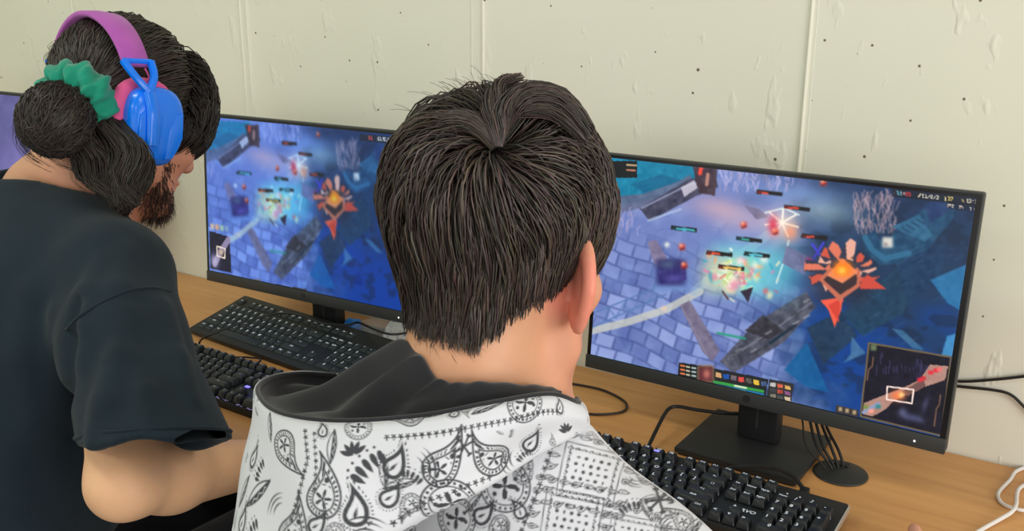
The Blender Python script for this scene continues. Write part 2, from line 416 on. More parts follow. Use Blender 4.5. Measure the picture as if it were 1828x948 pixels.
class Art:
    def __init__(s, X, Y): s.X, s.Y = X, Y; s.I = np.zeros(X.shape + (3,))
    def mix(s, a, c): s.I += a[..., None]*(np.asarray(c, float) - s.I)
    def win(s, x0, x1, y0, y1): return (s.X >= x0) & (s.X <= x1) & (s.Y >= y0) & (s.Y <= y1)
    def inside(s, P):
        P = np.asarray(P, float); r = np.zeros(s.X.shape, bool); m = s.win(P[:, 0].min(), P[:, 0].max(), P[:, 1].min(), P[:, 1].max())
        x, y = s.X[m], s.Y[m]; v = np.zeros(len(x), bool)
        for (x0, y0), (x1, y1) in zip(P, np.roll(P, -1, 0)):
            if y0 == y1: continue
            v ^= ((y0 > y) != (y1 > y)) & (x < (x1-x0)*(y-y0)/(y1-y0) + x0)
        r[m] = v; return r
    def poly(s, P, c, a=1, grain=0, seed=0):
        k = s.inside(P)*float(a)
        if grain: s.mix(k, np.clip(np.asarray(c, float) + ((fbm(s.X, s.Y, 9, seed) - .5)*2*grain)[..., None], 0, 255))
        else: s.mix(k, c)
    def blob(s, x, y, rx, ry, c, a=1, rot=0, p=2):
        dx, dy = s.X - x, s.Y - y; cs, sn = math.cos(rot), math.sin(rot)
        s.mix(a*np.exp(-(np.abs((dx*cs+dy*sn)/rx)**p + np.abs((-dx*sn+dy*cs)/ry)**p)), c)
    def line(s, P, w, c, a=1):
        P = np.asarray(P, float); m = s.win(P[:, 0].min()-w-2, P[:, 0].max()+w+2, P[:, 1].min()-w-2, P[:, 1].max()+w+2)
        if not m.any(): return
        q = np.stack([s.X[m], s.Y[m]], -1); d = np.full(len(q), 1e9)
        for A, B in zip(P[:-1], P[1:]):
            ba = B - A; h = np.clip(((q-A) @ ba)/max(ba @ ba, 1e-9), 0, 1); d = np.minimum(d, np.linalg.norm(q-A-h[:, None]*ba, axis=-1))
        k = np.zeros(s.X.shape); k[m] = a*np.clip(w/2 + .6 - d, 0, 1); s.mix(k, c)
    def text(s, t, x, y, h, c, sl=.11):
        w = h*.62
        for ch in t:
            for r_, hx in enumerate(FONT.get(ch, '000000')):
                for b in range(4):
                    if int(hx, 16) >> (3-b) & 1:
                        px, py = x + b*w/4.6, y + r_*h/6
                        s.mix(np.clip(1.15 - np.maximum(np.abs(s.X-px)/(w/7.5), np.abs(s.Y-py-(s.X-x)*0)/(h/9.5)), 0, 1)**.5, c)
            x += w; y += w*sl
def paint_world(X, Y):
    """an invented stone-and-sea battlefield seen from above"""
    A = Art(X, Y); rng = np.random.default_rng(4)
    n1 = fbm(X, Y, 70, 3)
    # diagonal split: pale blue stone at left, deep sea at right
    t = sstep(-60, 140, (X - 1395) + (Y - 500)*-.0 + (n1-.5)*150)
    A.I[:] = np.array([110, 127, 188])
    A.mix(t, np.array([27, 55, 88])); A.mix(t*sstep(500, 640, Y + (n1-.5)*160 - (X-1600)*.25), (8, 62, 138)); A.mix(t*.5*sstep(.52, .62, fbm(X, Y*1.6, 34, 40)), (18, 36, 58)); A.mix((1-t)*.35*sstep(.5, .7, fbm(X, Y, 60, 41)), (150, 166, 214))
    A.mix(.6*sstep(430, 300, Y)*t, (34, 52, 92))
    # paving: bricks laid on the diagonal
    a = (X-1100)*.906 - (Y-600)*-.28; b = (Y-600)*.93 + (X-1100)*-.40
    row = np.floor(b/24 + .15*np.sin(a/23)); aa = a + 17*np.mod(row*7.3, 2) + 5*np.sin(row*3.1); ci = np.floor(aa/31)
    fa = np.abs(aa/31 - ci - .5)*2; fb = np.abs(b/24 + .15*np.sin(a/23) - row - .5)*2
    edge = np.maximum(sstep(.80, .97, fa), sstep(.76, .97, fb)); tone = np.mod(np.sin(ci*12.9+row*78.2)*437.5, 1)
    pav = sstep(410, 470, Y + (X-1200)*-.22)*(1-t)
    A.I += (pav*(tone-.5))[..., None]*np.array([54, 52, 44]); A.mix(pav*edge*.62, (58, 74, 132)); A.mix(pav*sstep(.45, .75, fbm(X, Y, 20, 8))*.28, (150, 172, 226))
    up = (1-t)*sstep(470, 400, Y); cr = np.abs(vnoise(X+Y*.5, Y, 21, 30)-.5); A.mix(up*sstep(.05, .0, cr)*.45, (84, 108, 176))
    # light path, sand and haze
    A.line([(1050, 592), (1120, 575), (1190, 552), (1250, 520)], 13, (205, 204, 188), .75); A.line([(1240, 520), (1300, 470), (1370, 420)], 16, (150, 178, 205), .5)
    A.blob(1290, 375, 60, 22, (206, 166, 178), .75, .25); A.blob(1330, 395, 55, 20, (190, 170, 196), .5)
    A.blob(1470, 375, 60, 26, (186, 212, 220), .55, .15); A.blob(1420, 345, 90, 18, (120, 150, 205), .6, .1)
    # pale carved ledge at the left
    for k, (p, q) in enumerate((((1056, 585), (1190, 525)), ((1058, 560), (1175, 512)))): A.line([p, q], 3, (84, 118, 172), .8)
    for x0 in (1075, 1100, 1130, 1155): A.line([(x0, 578-(x0-1075)*.42), (x0+14, 552-(x0-1075)*.4), (x0+26, 568-(x0-1075)*.45)], 3, (92, 124, 178), .7)
    # teal lagoon and dark quay, top left
    A.poly([(1090, 280), (1255, 290), (1270, 330), (1180, 352), (1090, 372)], (10, 124, 158), .95, 26, 5)
    A.poly([(1125, 330), (1180, 312), (1220, 322), (1150, 345)], (12, 88, 128), .6)
    A.poly([(1090, 352), (1150, 346), (1210, 325), (1232, 312), (1240, 330), (1170, 365), (1090, 385)], (96, 104, 134), .9, 20, 6)
    A.poly([(1142, 372), (1232, 320), (1278, 312), (1282, 335), (1240, 352), (1160, 395)], (62, 62, 86), 1, 26, 7)
    A.line([(1146, 372), (1230, 330), (1276, 322)], 3, (150, 158, 190), .8); A.line([(1158, 394), (1215, 374)], 4, (170, 188, 220), .8)
    A.poly([(1236, 294), (1282, 298), (1276, 350), (1248, 345)], (70, 54, 66), 1, 24, 9); A.line([(1252, 300), (1250, 310)], 7, (236, 70, 62)); A.line([(1264, 312), (1262, 330)], 6, (180, 128, 118))
    A.poly([(1216, 335), (1240, 322), (1246, 336), (1222, 352)], (206, 200, 214), .85)
    # pale coral thickets
    for (x0, x1, y0, y1, c, n) in ((1285, 1415, 300, 345, (186, 180, 224), 90), (1056, 1140, 385, 430, (176, 170, 214), 60), (1525, 1600, 352, 420, (190, 158, 168), 110)):
        for _ in range(n):
            x, y = rng.uniform(x0, x1), rng.uniform(y0, y1); d = rng.uniform(-.7, .7)
            A.line([(x, y), (x + 6*math.sin(d), y - 9), (x + 6*math.sin(d) + rng.uniform(-6, 6), y - 16)], 1.7, np.array(c)*rng.uniform(.75, 1.1), .7)
    # fallen pillars
    A.poly([(1214, 545), (1232, 536), (1285, 625), (1272, 645), (1255, 628)], (116, 108, 134), 1, 22, 11); A.line([(1217, 547), (1262, 632)], 2, (150, 140, 160), .6)
    A.poly([(1156, 432), (1172, 428), (1196, 470), (1186, 488), (1168, 470)], (126, 116, 148), 1, 20, 12)
    A.poly([(1328, 366), (1356, 374), (1372, 388), (1350, 392)], (112, 104, 136), .9, 18, 13)
    A.poly([(1285, 645), (1350, 575), (1440, 520), (1456, 548), (1400, 610), (1310, 665)], (74, 76, 92), 1, 34, 14); A.line([(1300, 640), (1380, 590), (1448, 540)], 3, (140, 142, 160), .6)
    A.poly([(1330, 590), (1362, 562), (1400, 590), (1372, 606)], (52, 50, 60), 1, 22, 15); A.line([(1375, 612), (1420, 580)], 5, (22, 44, 62))
    for _ in range(16):
        x = rng.uniform(1300, 1440); y = 650 - (x-1300)*.72 + rng.uniform(-16, 16); A.line([(x, y), (x+9, y-5)], 3, rng.choice([190, 40])*np.ones(3), .5)
    A.line([(1281, 594), (1330, 604)], 4, (40, 150, 120), .9)
    # dark stone well (left) and its pale octagon kerb
    A.blob(1200, 498, 36, 24, (108, 138, 196), 1, 0, 6); A.blob(1198, 486, 27, 24, (38, 36, 96), 1, 0, 7); A.poly([(1176, 482), (1190, 462), (1206, 476), (1224, 470), (1226, 500), (1180, 506)], (48, 44, 112), 1, 26, 33); A.blob(1192, 472, 14, 8, (74, 92, 124), .9); A.blob(1204, 497, 16, 7, (96, 82, 168), .6)
    A.blob(1186, 550, 4, 4, (232, 196, 170), .9); A.blob(1191, 437, 5, 5, (230, 232, 226), .95)
    # coloured splash of spells
    A.blob(1330, 482, 66, 46, (112, 204, 214), .9, .1, 4); A.blob(1400, 480, 30, 46, (88, 190, 206), .65); A.blob(1286, 490, 34, 34, (214, 206, 168), .85, 0, 3)
    for _ in range(44):
        x, y = rng.normal(1318, 32), rng.normal(488, 19); A.blob(x, y, rng.uniform(5, 15), rng.uniform(3, 9), [(236, 232, 176), (246, 176, 110), (222, 96, 96), (228, 128, 160), (110, 214, 204), (168, 206, 92), (246, 246, 226), (44, 150, 178)][rng.integers(8)], .75, rng.uniform(0, 3), 2.6)
    for _ in range(34):
        x, y = rng.normal(1320, 36), rng.normal(490, 22); c = [(238, 236, 190), (250, 160, 90), (232, 80, 90), (240, 120, 170), (120, 222, 210), (170, 220, 80), (255, 255, 240), (40, 160, 190)][rng.integers(8)]
        d = rng.uniform(0, 3.1); l = rng.uniform(3, 12); A.line([(x, y), (x+l*math.cos(d), y-l*math.sin(d))], rng.uniform(1.5, 4), c, .75)
    A.poly([(1322, 520), (1345, 512), (1336, 540)], (46, 40, 58)); A.line([(1290, 520), (1300, 534)], 3, (92, 60, 62))
    # starburst
    A.blob(1395, 402, 30, 28, (250, 226, 206), .75); cx, cy = 1396, 398
    for k in range(7):
        d = k*.9 + .3; A.line([(cx, cy), (cx+30*math.cos(d), cy+26*math.sin(d))], 3, (255, 250, 232), .95)
    A.line([(1366, 380), (1400, 372), (1426, 384)], 2.4, (230, 240, 236)); A.line([(1408, 430), (1398, 470), (1386, 505)], 3, (214, 240, 238), .8)
    A.blob(1380, 402, 9, 16, (214, 50, 78), .9); A.blob(1412, 415, 12, 14, (246, 150, 110), .8)
    for x, y in ((1328, 402), (1222, 474), (1218, 441), (1384, 414), (1470, 327)): A.blob(x, y, 6, 6, (214, 66, 50), .9, 0, 3); A.blob(x-2, y-3, 3, 3, (250, 190, 150), .8); A.line([(x-3, y+5), (x+4, y+2)], 2.5, (92, 30, 40), .8)
    # broken bridge + violet spark
    A.poly([(1404, 438), (1450, 462), (1436, 490), (1396, 470)], (110, 112, 150), .9, 20, 17); A.line([(1450, 436), (1468, 462)], 4, (70, 66, 214)); A.line([(1470, 434), (1452, 462)], 4, (70, 66, 214)); A.blob(1444, 466, 6, 6, (150, 30, 92), .9)
    # stone terrace at the upper right
    A.poly([(1540, 425), (1560, 412), (1580, 440), (1600, 408), (1640, 380), (1672, 352), (1705, 366), (1700, 392), (1650, 452), (1625, 470), (1570, 474), (1545, 450)], (30, 74, 108), 1, 22, 18)
    A.poly([(1592, 405), (1640, 384), (1664, 420), (1650, 432)], (44, 98, 132), 1, 16, 19); A.poly([(1650, 366), (1676, 356), (1700, 372), (1660, 400)], (36, 62, 106), 1, 16, 20)
    A.line([(1544, 424), (1556, 446), (1578, 462), (1622, 452)], 10, (46, 106, 142), .95)
    for k in range(5): A.line([(1600+k*9, 412-k*5), (1614+k*9, 420-k*5)], 2, (24, 60, 92))
    A.blob(1584, 433, 10, 10, (218, 214, 206), 1, 0, 5); A.blob(1581, 437, 4, 4, (120, 112, 112), .7)
    # sea cliffs and shards
    for P, c in ((((1500, 560), (1600, 480), (1660, 490), (1610, 560), (1540, 600)), (26, 62, 88)), (((1600, 470), (1690, 430), (1680, 500), (1620, 540)), (22, 56, 92)),
                 (((1440, 585), (1500, 555), (1530, 600), (1470, 650)), (30, 54, 76)), (((1660, 500), (1730, 470), (1722, 560), (1690, 540)), (40, 120, 172)), (((1590, 585), (1612, 590), (1650, 625), (1630, 622)), (60, 110, 150)),
                 (((1520, 600), (1545, 630), (1505, 648), (1518, 632)), (70, 116, 158)), (((1400, 660), (1440, 610), (1480, 700), (1440, 690)), (8, 92, 150)), (((1690, 600), (1722, 590), (1716, 632), (1678, 640)), (70, 150, 204)), (((1540, 690), (1560, 660), (1580, 700)), (6, 48, 120))):
        A.poly(P, c, .85, 14, 21)
    for _ in range(40):
        x, y = rng.uniform(1480, 1720), rng.uniform(450, 620); l = rng.uniform(6, 22); A.line([(x, y), (x+l, y-l*.6)], 2, (70, 110, 150), .25)
    # glowing rock flower: layered plinth with red shards
    C = (1503, 486)
    A.blob(1500, 500, 52, 46, (40, 46, 66), .9, 0, 4)
    for k in range(12):
        d = 2.0 + k*.43 + .12*math.sin(k*5); r0, r1 = 24 + 5*(k % 3), 47 + 7*((k*5) % 4); x0, y0 = C[0]+r0*math.cos(d), C[1]+r0*.8*math.sin(d)
        x1, y1 = C[0]+r1*math.cos(d), C[1]+r1*.75*math.sin(d); nx, ny = -math.sin(d)*13, math.cos(d)*10
        A.poly([(x0-nx, y0-ny), (x1-nx*.9, y1-ny*.9), (x1+nx*.3, y1+ny*.3-7), (x0+nx, y0+ny)], (50, 54, 74)); A.poly([(x0+nx*.1, y0), (x1-nx*.8, y1-ny*.8), (x1-nx*.1, y1-11), (x1+nx*.7, y1-4), (x0+nx, y0+ny)], [(224, 118, 92), (232, 170, 150), (206, 84, 66)][k % 3])
    A.poly([(1534, 508), (1548, 490), (1582, 516), (1536, 516)], (206, 74, 62)); A.poly([(1464, 536), (1506, 530), (1500, 558), (1490, 584), (1478, 552)], (240, 92, 70)); A.poly([(1478, 545), (1500, 533), (1497, 575)], (212, 66, 54))
    A.poly([(1462, 500), (1480, 478), (1536, 482), (1534, 512), (1498, 538)], (196, 108, 84)); A.poly([(1470, 500), (1482, 486), (1530, 490), (1528, 508), (1500, 526)], (58, 44, 50)); A.poly([(1476, 492), (1504, 462), (1532, 486), (1504, 506)], (236, 138, 96))
    A.blob(1504, 480, 17, 14, (255, 124, 20), 1, 0, 3); A.blob(1503, 483, 8, 7, (255, 206, 80), .9)
    # bars over the fighters
    for x, y, c, f in ((1374, 345, (214, 70, 54), .35), (1423, 372, (214, 70, 54), .5), (1454, 423, (214, 70, 54), .42), (1222, 409, (66, 178, 190), .95), (1338, 428, (52, 160, 150), .4), (1285, 453, (226, 80, 50), .45), (1352, 455, (86, 190, 206), .7), (1306, 478, (238, 190, 90), .9)):
        for k in range(2): A.poly([(x-23+2*k, y-6+2*k), (x+23-2*k, y-1+2*k), (x+22-2*k, y+6-2*k), (x-24+2*k, y+1-2*k)], (26, 26, 30))
        A.poly([(x-15, y-3), (x-15+36*f, y-3+4*f), (x-15+36*f, y+1+4*f), (x-15, y+1)], c); A.poly([(x-22, y-4), (x-16, y-3.5), (x-16, y+2), (x-22, y+1)], (120, 34, 30) if c[0] > 150 else (24, 60, 66))
    A.I = np.clip(A.I, 0, 255); return A
def blur(I, k=1):
    for _ in range(k):
        for ax in (0, 1): I = .5*I + .25*(np.roll(I, 1, ax) + np.roll(I, -1, ax))
    return I
def hud(A, mini, top=True, dx=0, dy=0):
    X, Y = A.X, A.Y; T = lambda x, y: (x+dx, y+dy)
    # ability panel
    A.poly([T(1212, 646), T(1252, 652), T(1248, 686), T(1210, 678)], (24, 28, 34)); A.poly([T(1250, 652), T(1372, 676), T(1366, 712), T(1246, 688)], (30, 34, 38)); A.poly([T(1374, 676), T(1418, 684), T(1412, 718), T(1368, 710)], (44, 46, 48))
    for i in range(4):
        A.line([T(1216, 652+i*7), T(1222, 653+i*7)], 3, (226, 120, 70)); A.line([T(1226, 654+i*7), T(1231, 655+i*7)], 2.5, (200, 196, 160)); A.line([T(1236, 656+i*7), T(1242, 657+i*7)], 2.5, (180, 200, 196))
    A.blob(1260+dx, 667+dy, 15, 16, (150, 132, 96), 1, 0, 8); A.blob(1260+dx, 667+dy, 13, 14, (84, 34, 44), 1, 0, 8); A.blob(1262+dx, 667+dy, 7, 9, (196, 118, 104), .9)
    for i, c in enumerate(((206, 160, 110), (30, 86, 168), (110, 96, 104), (200, 60, 56), (84, 82, 76), (230, 190, 70), (60, 80, 120))): x, y = T(1283+i*13.5, 669+i*2.6); A.poly([(x-5, y-5), (x+5, y-3.5), (x+5, y+5), (x-5, y+3.5)], c, 1, 30, i)
    A.line([T(1276, 681), T(1362, 698)], 4.5, (54, 156, 66)); A.line([T(1276, 686.5), T(1362, 703.5)], 4.5, (30, 120, 166)); A.line([T(1312, 688), T(1332, 692)], 3, (214, 232, 200)); A.line([T(1314, 695), T(1330, 698)], 2, (190, 220, 230))
    for i in range(9):
        x, y = T(1380+(i % 3)*13, 686+(i//3)*10+(i % 3)*2.6); A.poly([(x-5, y-4), (x+5, y-2.5), (x+5, y+4), (x-5, y+2.5)], [(190, 190, 186), (206, 92, 70), (216, 166, 96), (60, 62, 66), (176, 74, 60), (150, 96, 140), (120, 114, 100), (70, 70, 72), (200, 180, 150)][i], 1, 26, i)
    if top:
        A.poly([(1592, 335), (1760, 352), (1760, 370), (1592, 352)], (26, 30, 40), .75); A.poly([(1690, 360), (1760, 368), (1758, 382), (1688, 372)], (20, 24, 34), .5)
        A.text('21', 1601, 341, 8, (120, 190, 214)); A.text('vs', 1610.5, 343, 5, (200, 150, 150)); A.text('33', 1617, 343, 8, (226, 64, 60)); A.text('11/8/3', 1645, 346, 8.5, (232, 226, 210))
        A.line([(1639, 352), (1643, 347)], 2, (220, 200, 170)); A.text('37', 1692, 351, 8, (244, 214, 110)); A.text('13:16', 1724.5, 355, 8, (226, 214, 190)); A.line([(1717, 357), (1719, 360)], 3, (150, 130, 90)); A.line([(1687, 353), (1687, 358)], 2.5, (214, 190, 150))
        A.text('FPS: 94', 1691, 364, 6.5, (226, 200, 186)); A.text('7 ms', 1731, 370, 6.5, (210, 200, 196))
    if mini == 'right':
        Q = [(1551, 612), (1697, 637), (1680, 777), (1536, 742)]; A.poly(Q, (20, 20, 36), 1, 10, 3)
        f = lambda s, t: tuple(np.array(Q[0])*(1-s)*(1-t) + np.array(Q[1])*s*(1-t) + np.array(Q[2])*s*t + np.array(Q[3])*(1-s)*t)
        rng = np.random.default_rng(9)
        for _ in range(34):
            s0, t0 = rng.uniform(.12, .8), rng.uniform(.1, .32); A.line([f(s0, t0), f(s0+.01, t0+rng.uniform(.04, .13))], 2.5, (52, 50, 84), .8)
        A.blob(*f(.5, .34), 24, 13, (34, 32, 58), .8, -.3); A.blob(*f(.5, .34), 12, 7, (16, 14, 28), 1, -.3)
        A.poly([f(.02, .82), f(.24, .66), f(.45, .52), f(.66, .36), f(.76, .14), f(.98, .12), f(.96, .30), f(.72, .44), f(.52, .58), f(.36, .72), f(.3, .82), f(.14, .97), f(.02, .96)], (176, 134, 122), 1, 12, 4)
        A.poly([f(.46, .56), f(.70, .34), f(.74, .42), f(.54, .6)], (112, 80, 76)); A.line([f(.03, .94), f(.2, .78)], 6, (140, 152, 186))
        for s0, t0, c in ((.78, .24, (226, 44, 60)), (.84, .2, (226, 44, 60)), (.7, .33, (206, 40, 56)), (.88, .18, (240, 110, 110)), (.66, .36, (226, 44, 60)), (.12, .9, (250, 160, 140)), (.2, .82, (52, 132, 130)), (.05, .86, (120, 140, 70))): A.blob(*f(s0, t0), 5, 4, c, .95, 0, 4)
        A.blob(*f(.42, .62), 13, 10, (246, 122, 70), .95); A.blob(*f(.46, .60), 5, 5, (255, 214, 130), .9)
        B = [f(.28, .53), f(.6, .5), f(.6, .68), f(.29, .70)]; A.line(B + B[:1], 2.4, (250, 226, 214))
        for _ in range(3): A.blob(*f(.55+.08*_, .86), 10, 6, (76, 80, 116), .8, .5)
        A.blob(*f(.5, .82), 8, 8, (100, 104, 140), .7); A.blob(*f(.76, .66), 5, 14, (66, 66, 96), .9, .3)
        A.line(Q + Q[:1], 3, (108, 92, 70)); A.line([f(.07, .18), f(.07, .3), f(.03, .36), f(.03, .5)], 2.5, (104, 78, 66)); A.line([f(.93, .5), f(.93, .62), f(.9, .68), f(.9, .9)], 2.5, (104, 78, 66)); A.blob(*f(.06, .05), 6, 6, (110, 130, 90), .9, 0, 4)
        A.poly([(1493, 722), (1533, 731), (1530, 744), (1491, 735)], (56, 50, 48))
        for x in (1500, 1512, 1525): A.blob(x, 728+(x-1493)*.23, 3.5, 4, (190, 168, 132), .9, 0, 4)
        A.poly([(1050, 288), (1138, 288), (1138, 318), (1050, 318)], (22, 28, 30)); A.line([(1120, 295), (1136, 296)], 3, (190, 160, 120)); A.line([(1120, 304), (1134, 305)], 3, (180, 120, 100))
    return A
def screen_mesh(name, art, w, h):
    H_, W_ = art.shape[:2]; x = np.linspace(-w/2, w/2, W_); z = np.linspace(h, 0, H_)
    Z, Xg = np.meshgrid(z, x, indexing='ij')
    me = raw_mesh(name, np.stack([Xg, np.zeros_like(Xg), Z], -1).reshape(-1, 3), grid_quads(H_, W_)); set_col(me, lin(art.reshape(-1, 3))); return me
def screen_mat(name, es):
    m = mat(name, (.01, .01, .01, 1), .32, .3); a = N(m, 'ShaderNodeAttribute', attribute_name='tint')
    lk(m, a.outputs['Color'], bsdf(m).inputs['Emission Color']); bsdf(m).inputs['Emission Strength'].default_value = es; return m
SA, SB, SZ0, SZ1 = -.2615, .2615, .0215, .3370          # picture area inside the monitor's front
MON_H = .3435
def mon_frame(x, y, z, yaw, tilt):
    return Matrix.Translation((x, y, z + TZ)) @ Matrix.Rotation(yaw, 4, 'Z') @ Matrix.Rotation(-tilt, 4, 'X')
def mon_px(Mx, U, Vv):
    """where picture point (u, v) of a monitor lies"""
    x = SA + (SB-SA)*U; z = SZ1 + (SZ0-SZ1)*Vv; m = np.array(Mx)
    return np.stack([x, 0*x, z], -1) @ m[:3, :3].T + m[:3, 3]
MR = (-.0861, -.2015, .0899, -.0257, .0861); ML = (-.9708, -.2014, .0915, .0233, .0712); MT = (-1.862, -.2, .0915, .01, .075)
FR = mon_frame(*MR)
def art_for(W_, H_, u0=0, v0=0, su=1, sv=1):
    U, Vv = np.meshgrid((np.arange(W_)+.5)/W_, (np.arange(H_)+.5)/H_); P = pj(mon_px(FR, u0+su*U, v0+sv*Vv)); return P[..., 0], P[..., 1]
Xs, Ys = art_for(510, 308); A = paint_world(Xs, Ys); A.I = blur(A.I, 1); art_r = hud(A, 'right').I
Xs, Ys = art_for(300, 182, .065, -.035, 1.0, 1.0); A = paint_world(Xs, Ys); A.I = blur(A.I, 2)
A.I = A.I*np.array([.78, .92, 1.08]); hud(A, 'none', False, -32, 8)
U, Vv = np.meshgrid(np.linspace(0, 1, 300), np.linspace(0, 1, 182)); A.X, A.Y = U*523, Vv*316
A.poly([(2, 232), (62, 238), (64, 312), (2, 312)], (22, 24, 48), 1, 14, 2); A.line([(16, 300), (36, 270), (58, 244)], 13, (150, 140, 176), .9); A.blob(16, 294, 12, 14, (176, 170, 206), .9); A.line([(24, 262), (48, 264), (46, 284), (24, 282), (24, 262)], 2.6, (236, 220, 206)); A.blob(36, 273, 7, 6, (206, 180, 140), .9)
for i in range(4): A.blob(12+i*14, 222, 6, 6, [(200, 180, 160), (210, 160, 120), (150, 190, 170), (120, 150, 190)][i], .9, 0, 4)
A.poly([(400, 4), (523, 4), (523, 17), (400, 17)], (24, 34, 52), .8); A.text('21', 420, 6, 8, (200, 80, 80), 0); A.text('13/5/4', 440, 6, 8, (190, 200, 210), 0); A.text('41', 486, 6, 8, (230, 214, 120), 0); A.text('13:16', 500, 6, 8, (200, 210, 214), 0)
art_l = np.clip(A.I, 0, 255)
# the lilac picture at the far desk place: soft pink and green shapes
U, Vv = np.meshgrid(np.linspace(0, 523, 150), np.linspace(0, 316, 92)); A = Art(U, Vv); A.I[:] = (92, 90, 150); A.mix(sstep(0, 316, Vv)*.6, (72, 74, 128))
A.blob(420, 190, 60, 70, (196, 140, 176), .9, 0, 3); A.blob(380, 250, 50, 40, (214, 150, 180), .9, 0, 3); A.blob(392, 140, 12, 12, (232, 228, 236), .95, 0, 4); A.blob(340, 180, 26, 44, (60, 140, 84), .9, 0, 3); A.blob(330, 210, 8, 8, (210, 70, 80), .9); A.blob(200, 170, 90, 80, (130, 120, 190), .7); A.blob(348, 262, 30, 30, (226, 170, 190), .8); A.blob(420, 280, 40, 14, (150, 60, 50), .8)
art_t = np.clip(A.I + (fbm(U, Vv, 30, 2)-.5)[..., None]*26, 0, 255)

# ================================================================== MONITORS
def monitor(label, P, art, es, scr_label, base_dy=.047):
    t = thing('computer_monitor', label, 'monitor', (0, 0, 0), 0, 'black monitors along the wall')
    F = mon_frame(*P); w = .54
    t.location = (P[0], P[1], TZ); t.rotation_euler = (0, 0, P[3])
    Lm = Matrix.Translation((0, 0, P[2])) @ Matrix.Rotation(-P[4], 4, 'X')      # panel inside the thing
    def part(mb, name, m, par=t, Mx=Lm, smooth=None):
        me = mb.mesh(name, smooth); me.transform(Mx); return link(name, me, m, par)
    mb = MB(); d = .004
    mb.box((0, .011, MON_H/2), (w, .018, MON_H), .003, 2); mb.box((0, .03, MON_H*.45), (w*.62, .03, MON_H*.6), .008, 2)
    part(mb, 'housing', M['bezel'])
    mb = MB(); part(mb.box((0, .0012, (SZ0 + MON_H - .003)/2), (w - .004, .0022, MON_H - SZ0 - .002)), 'screen_border', M['gloss_black'])
    mb = MB(); ch = part(mb.box((0, .0015, SZ0/2 - .001), (w, .0055, SZ0), .0015, 2), 'chin', M['bezel'])
    me = screen_mesh('screen', art, SB-SA, SZ1-SZ0); me.transform(Lm @ Matrix.Translation((0, -.0004, SZ0)))
    s = link('screen', me, screen_mat('lit_screen', es), t); s['label'] = scr_label
    part(MB().box((.232, -.0016, .0085), (.0022, .001, .0022)), 'power_light', M['led'])
    lg = MB().lathe([(.0055, 0), (.0055, .0006)], 20, Matrix.Translation((0, -.0012, .0105)) @ Matrix.Rotation(math.pi/2, 4, 'X')).mesh('badge'); lg.transform(Lm)
    link('badge', lg, mat('dark_badge', L4(34, 36, 38), .3), ch)
    I = Matrix()
    nk = part(MB().box((0, .068, .012 + (P[2]+.13)/2), (.062, .030, P[2]+.13), .004, 2), 'stand_neck', M['black'], t, I)
    part(MB().box((0, .0535, .012 + P[2]/2 + .02), (.004, .002, P[2])), 'neck_groove', M['bezel'], nk, I)
    part(MB().box((0, .052, P[2]+.15), (.09, .03, .09), .004, 2), 'mount', M['black'], t, I)
    b = MB(); b.box((0, base_dy, .008), (.186, .168, .009), .002, 2); b.box((0, base_dy, .0022), (.176, .158, .0044)); part(b, 'stand_base', M['black'], t, I)
    return t
ES = .90
monitor('wide black monitor showing a blue sea battlefield with minimap at right, behind the paisley-hooded player', MR, art_r, ES, 'bright screen with a blue stone and sea game view')
monitor('black monitor with bluish game picture and small map at left, between the two players', ML, art_l, ES, 'blue game view with small map at the lower left')
monitor('far black monitor with a lilac and pink picture at the edge, behind the tied hair', MT, art_t, .8, 'lilac picture with pink and green shapes')

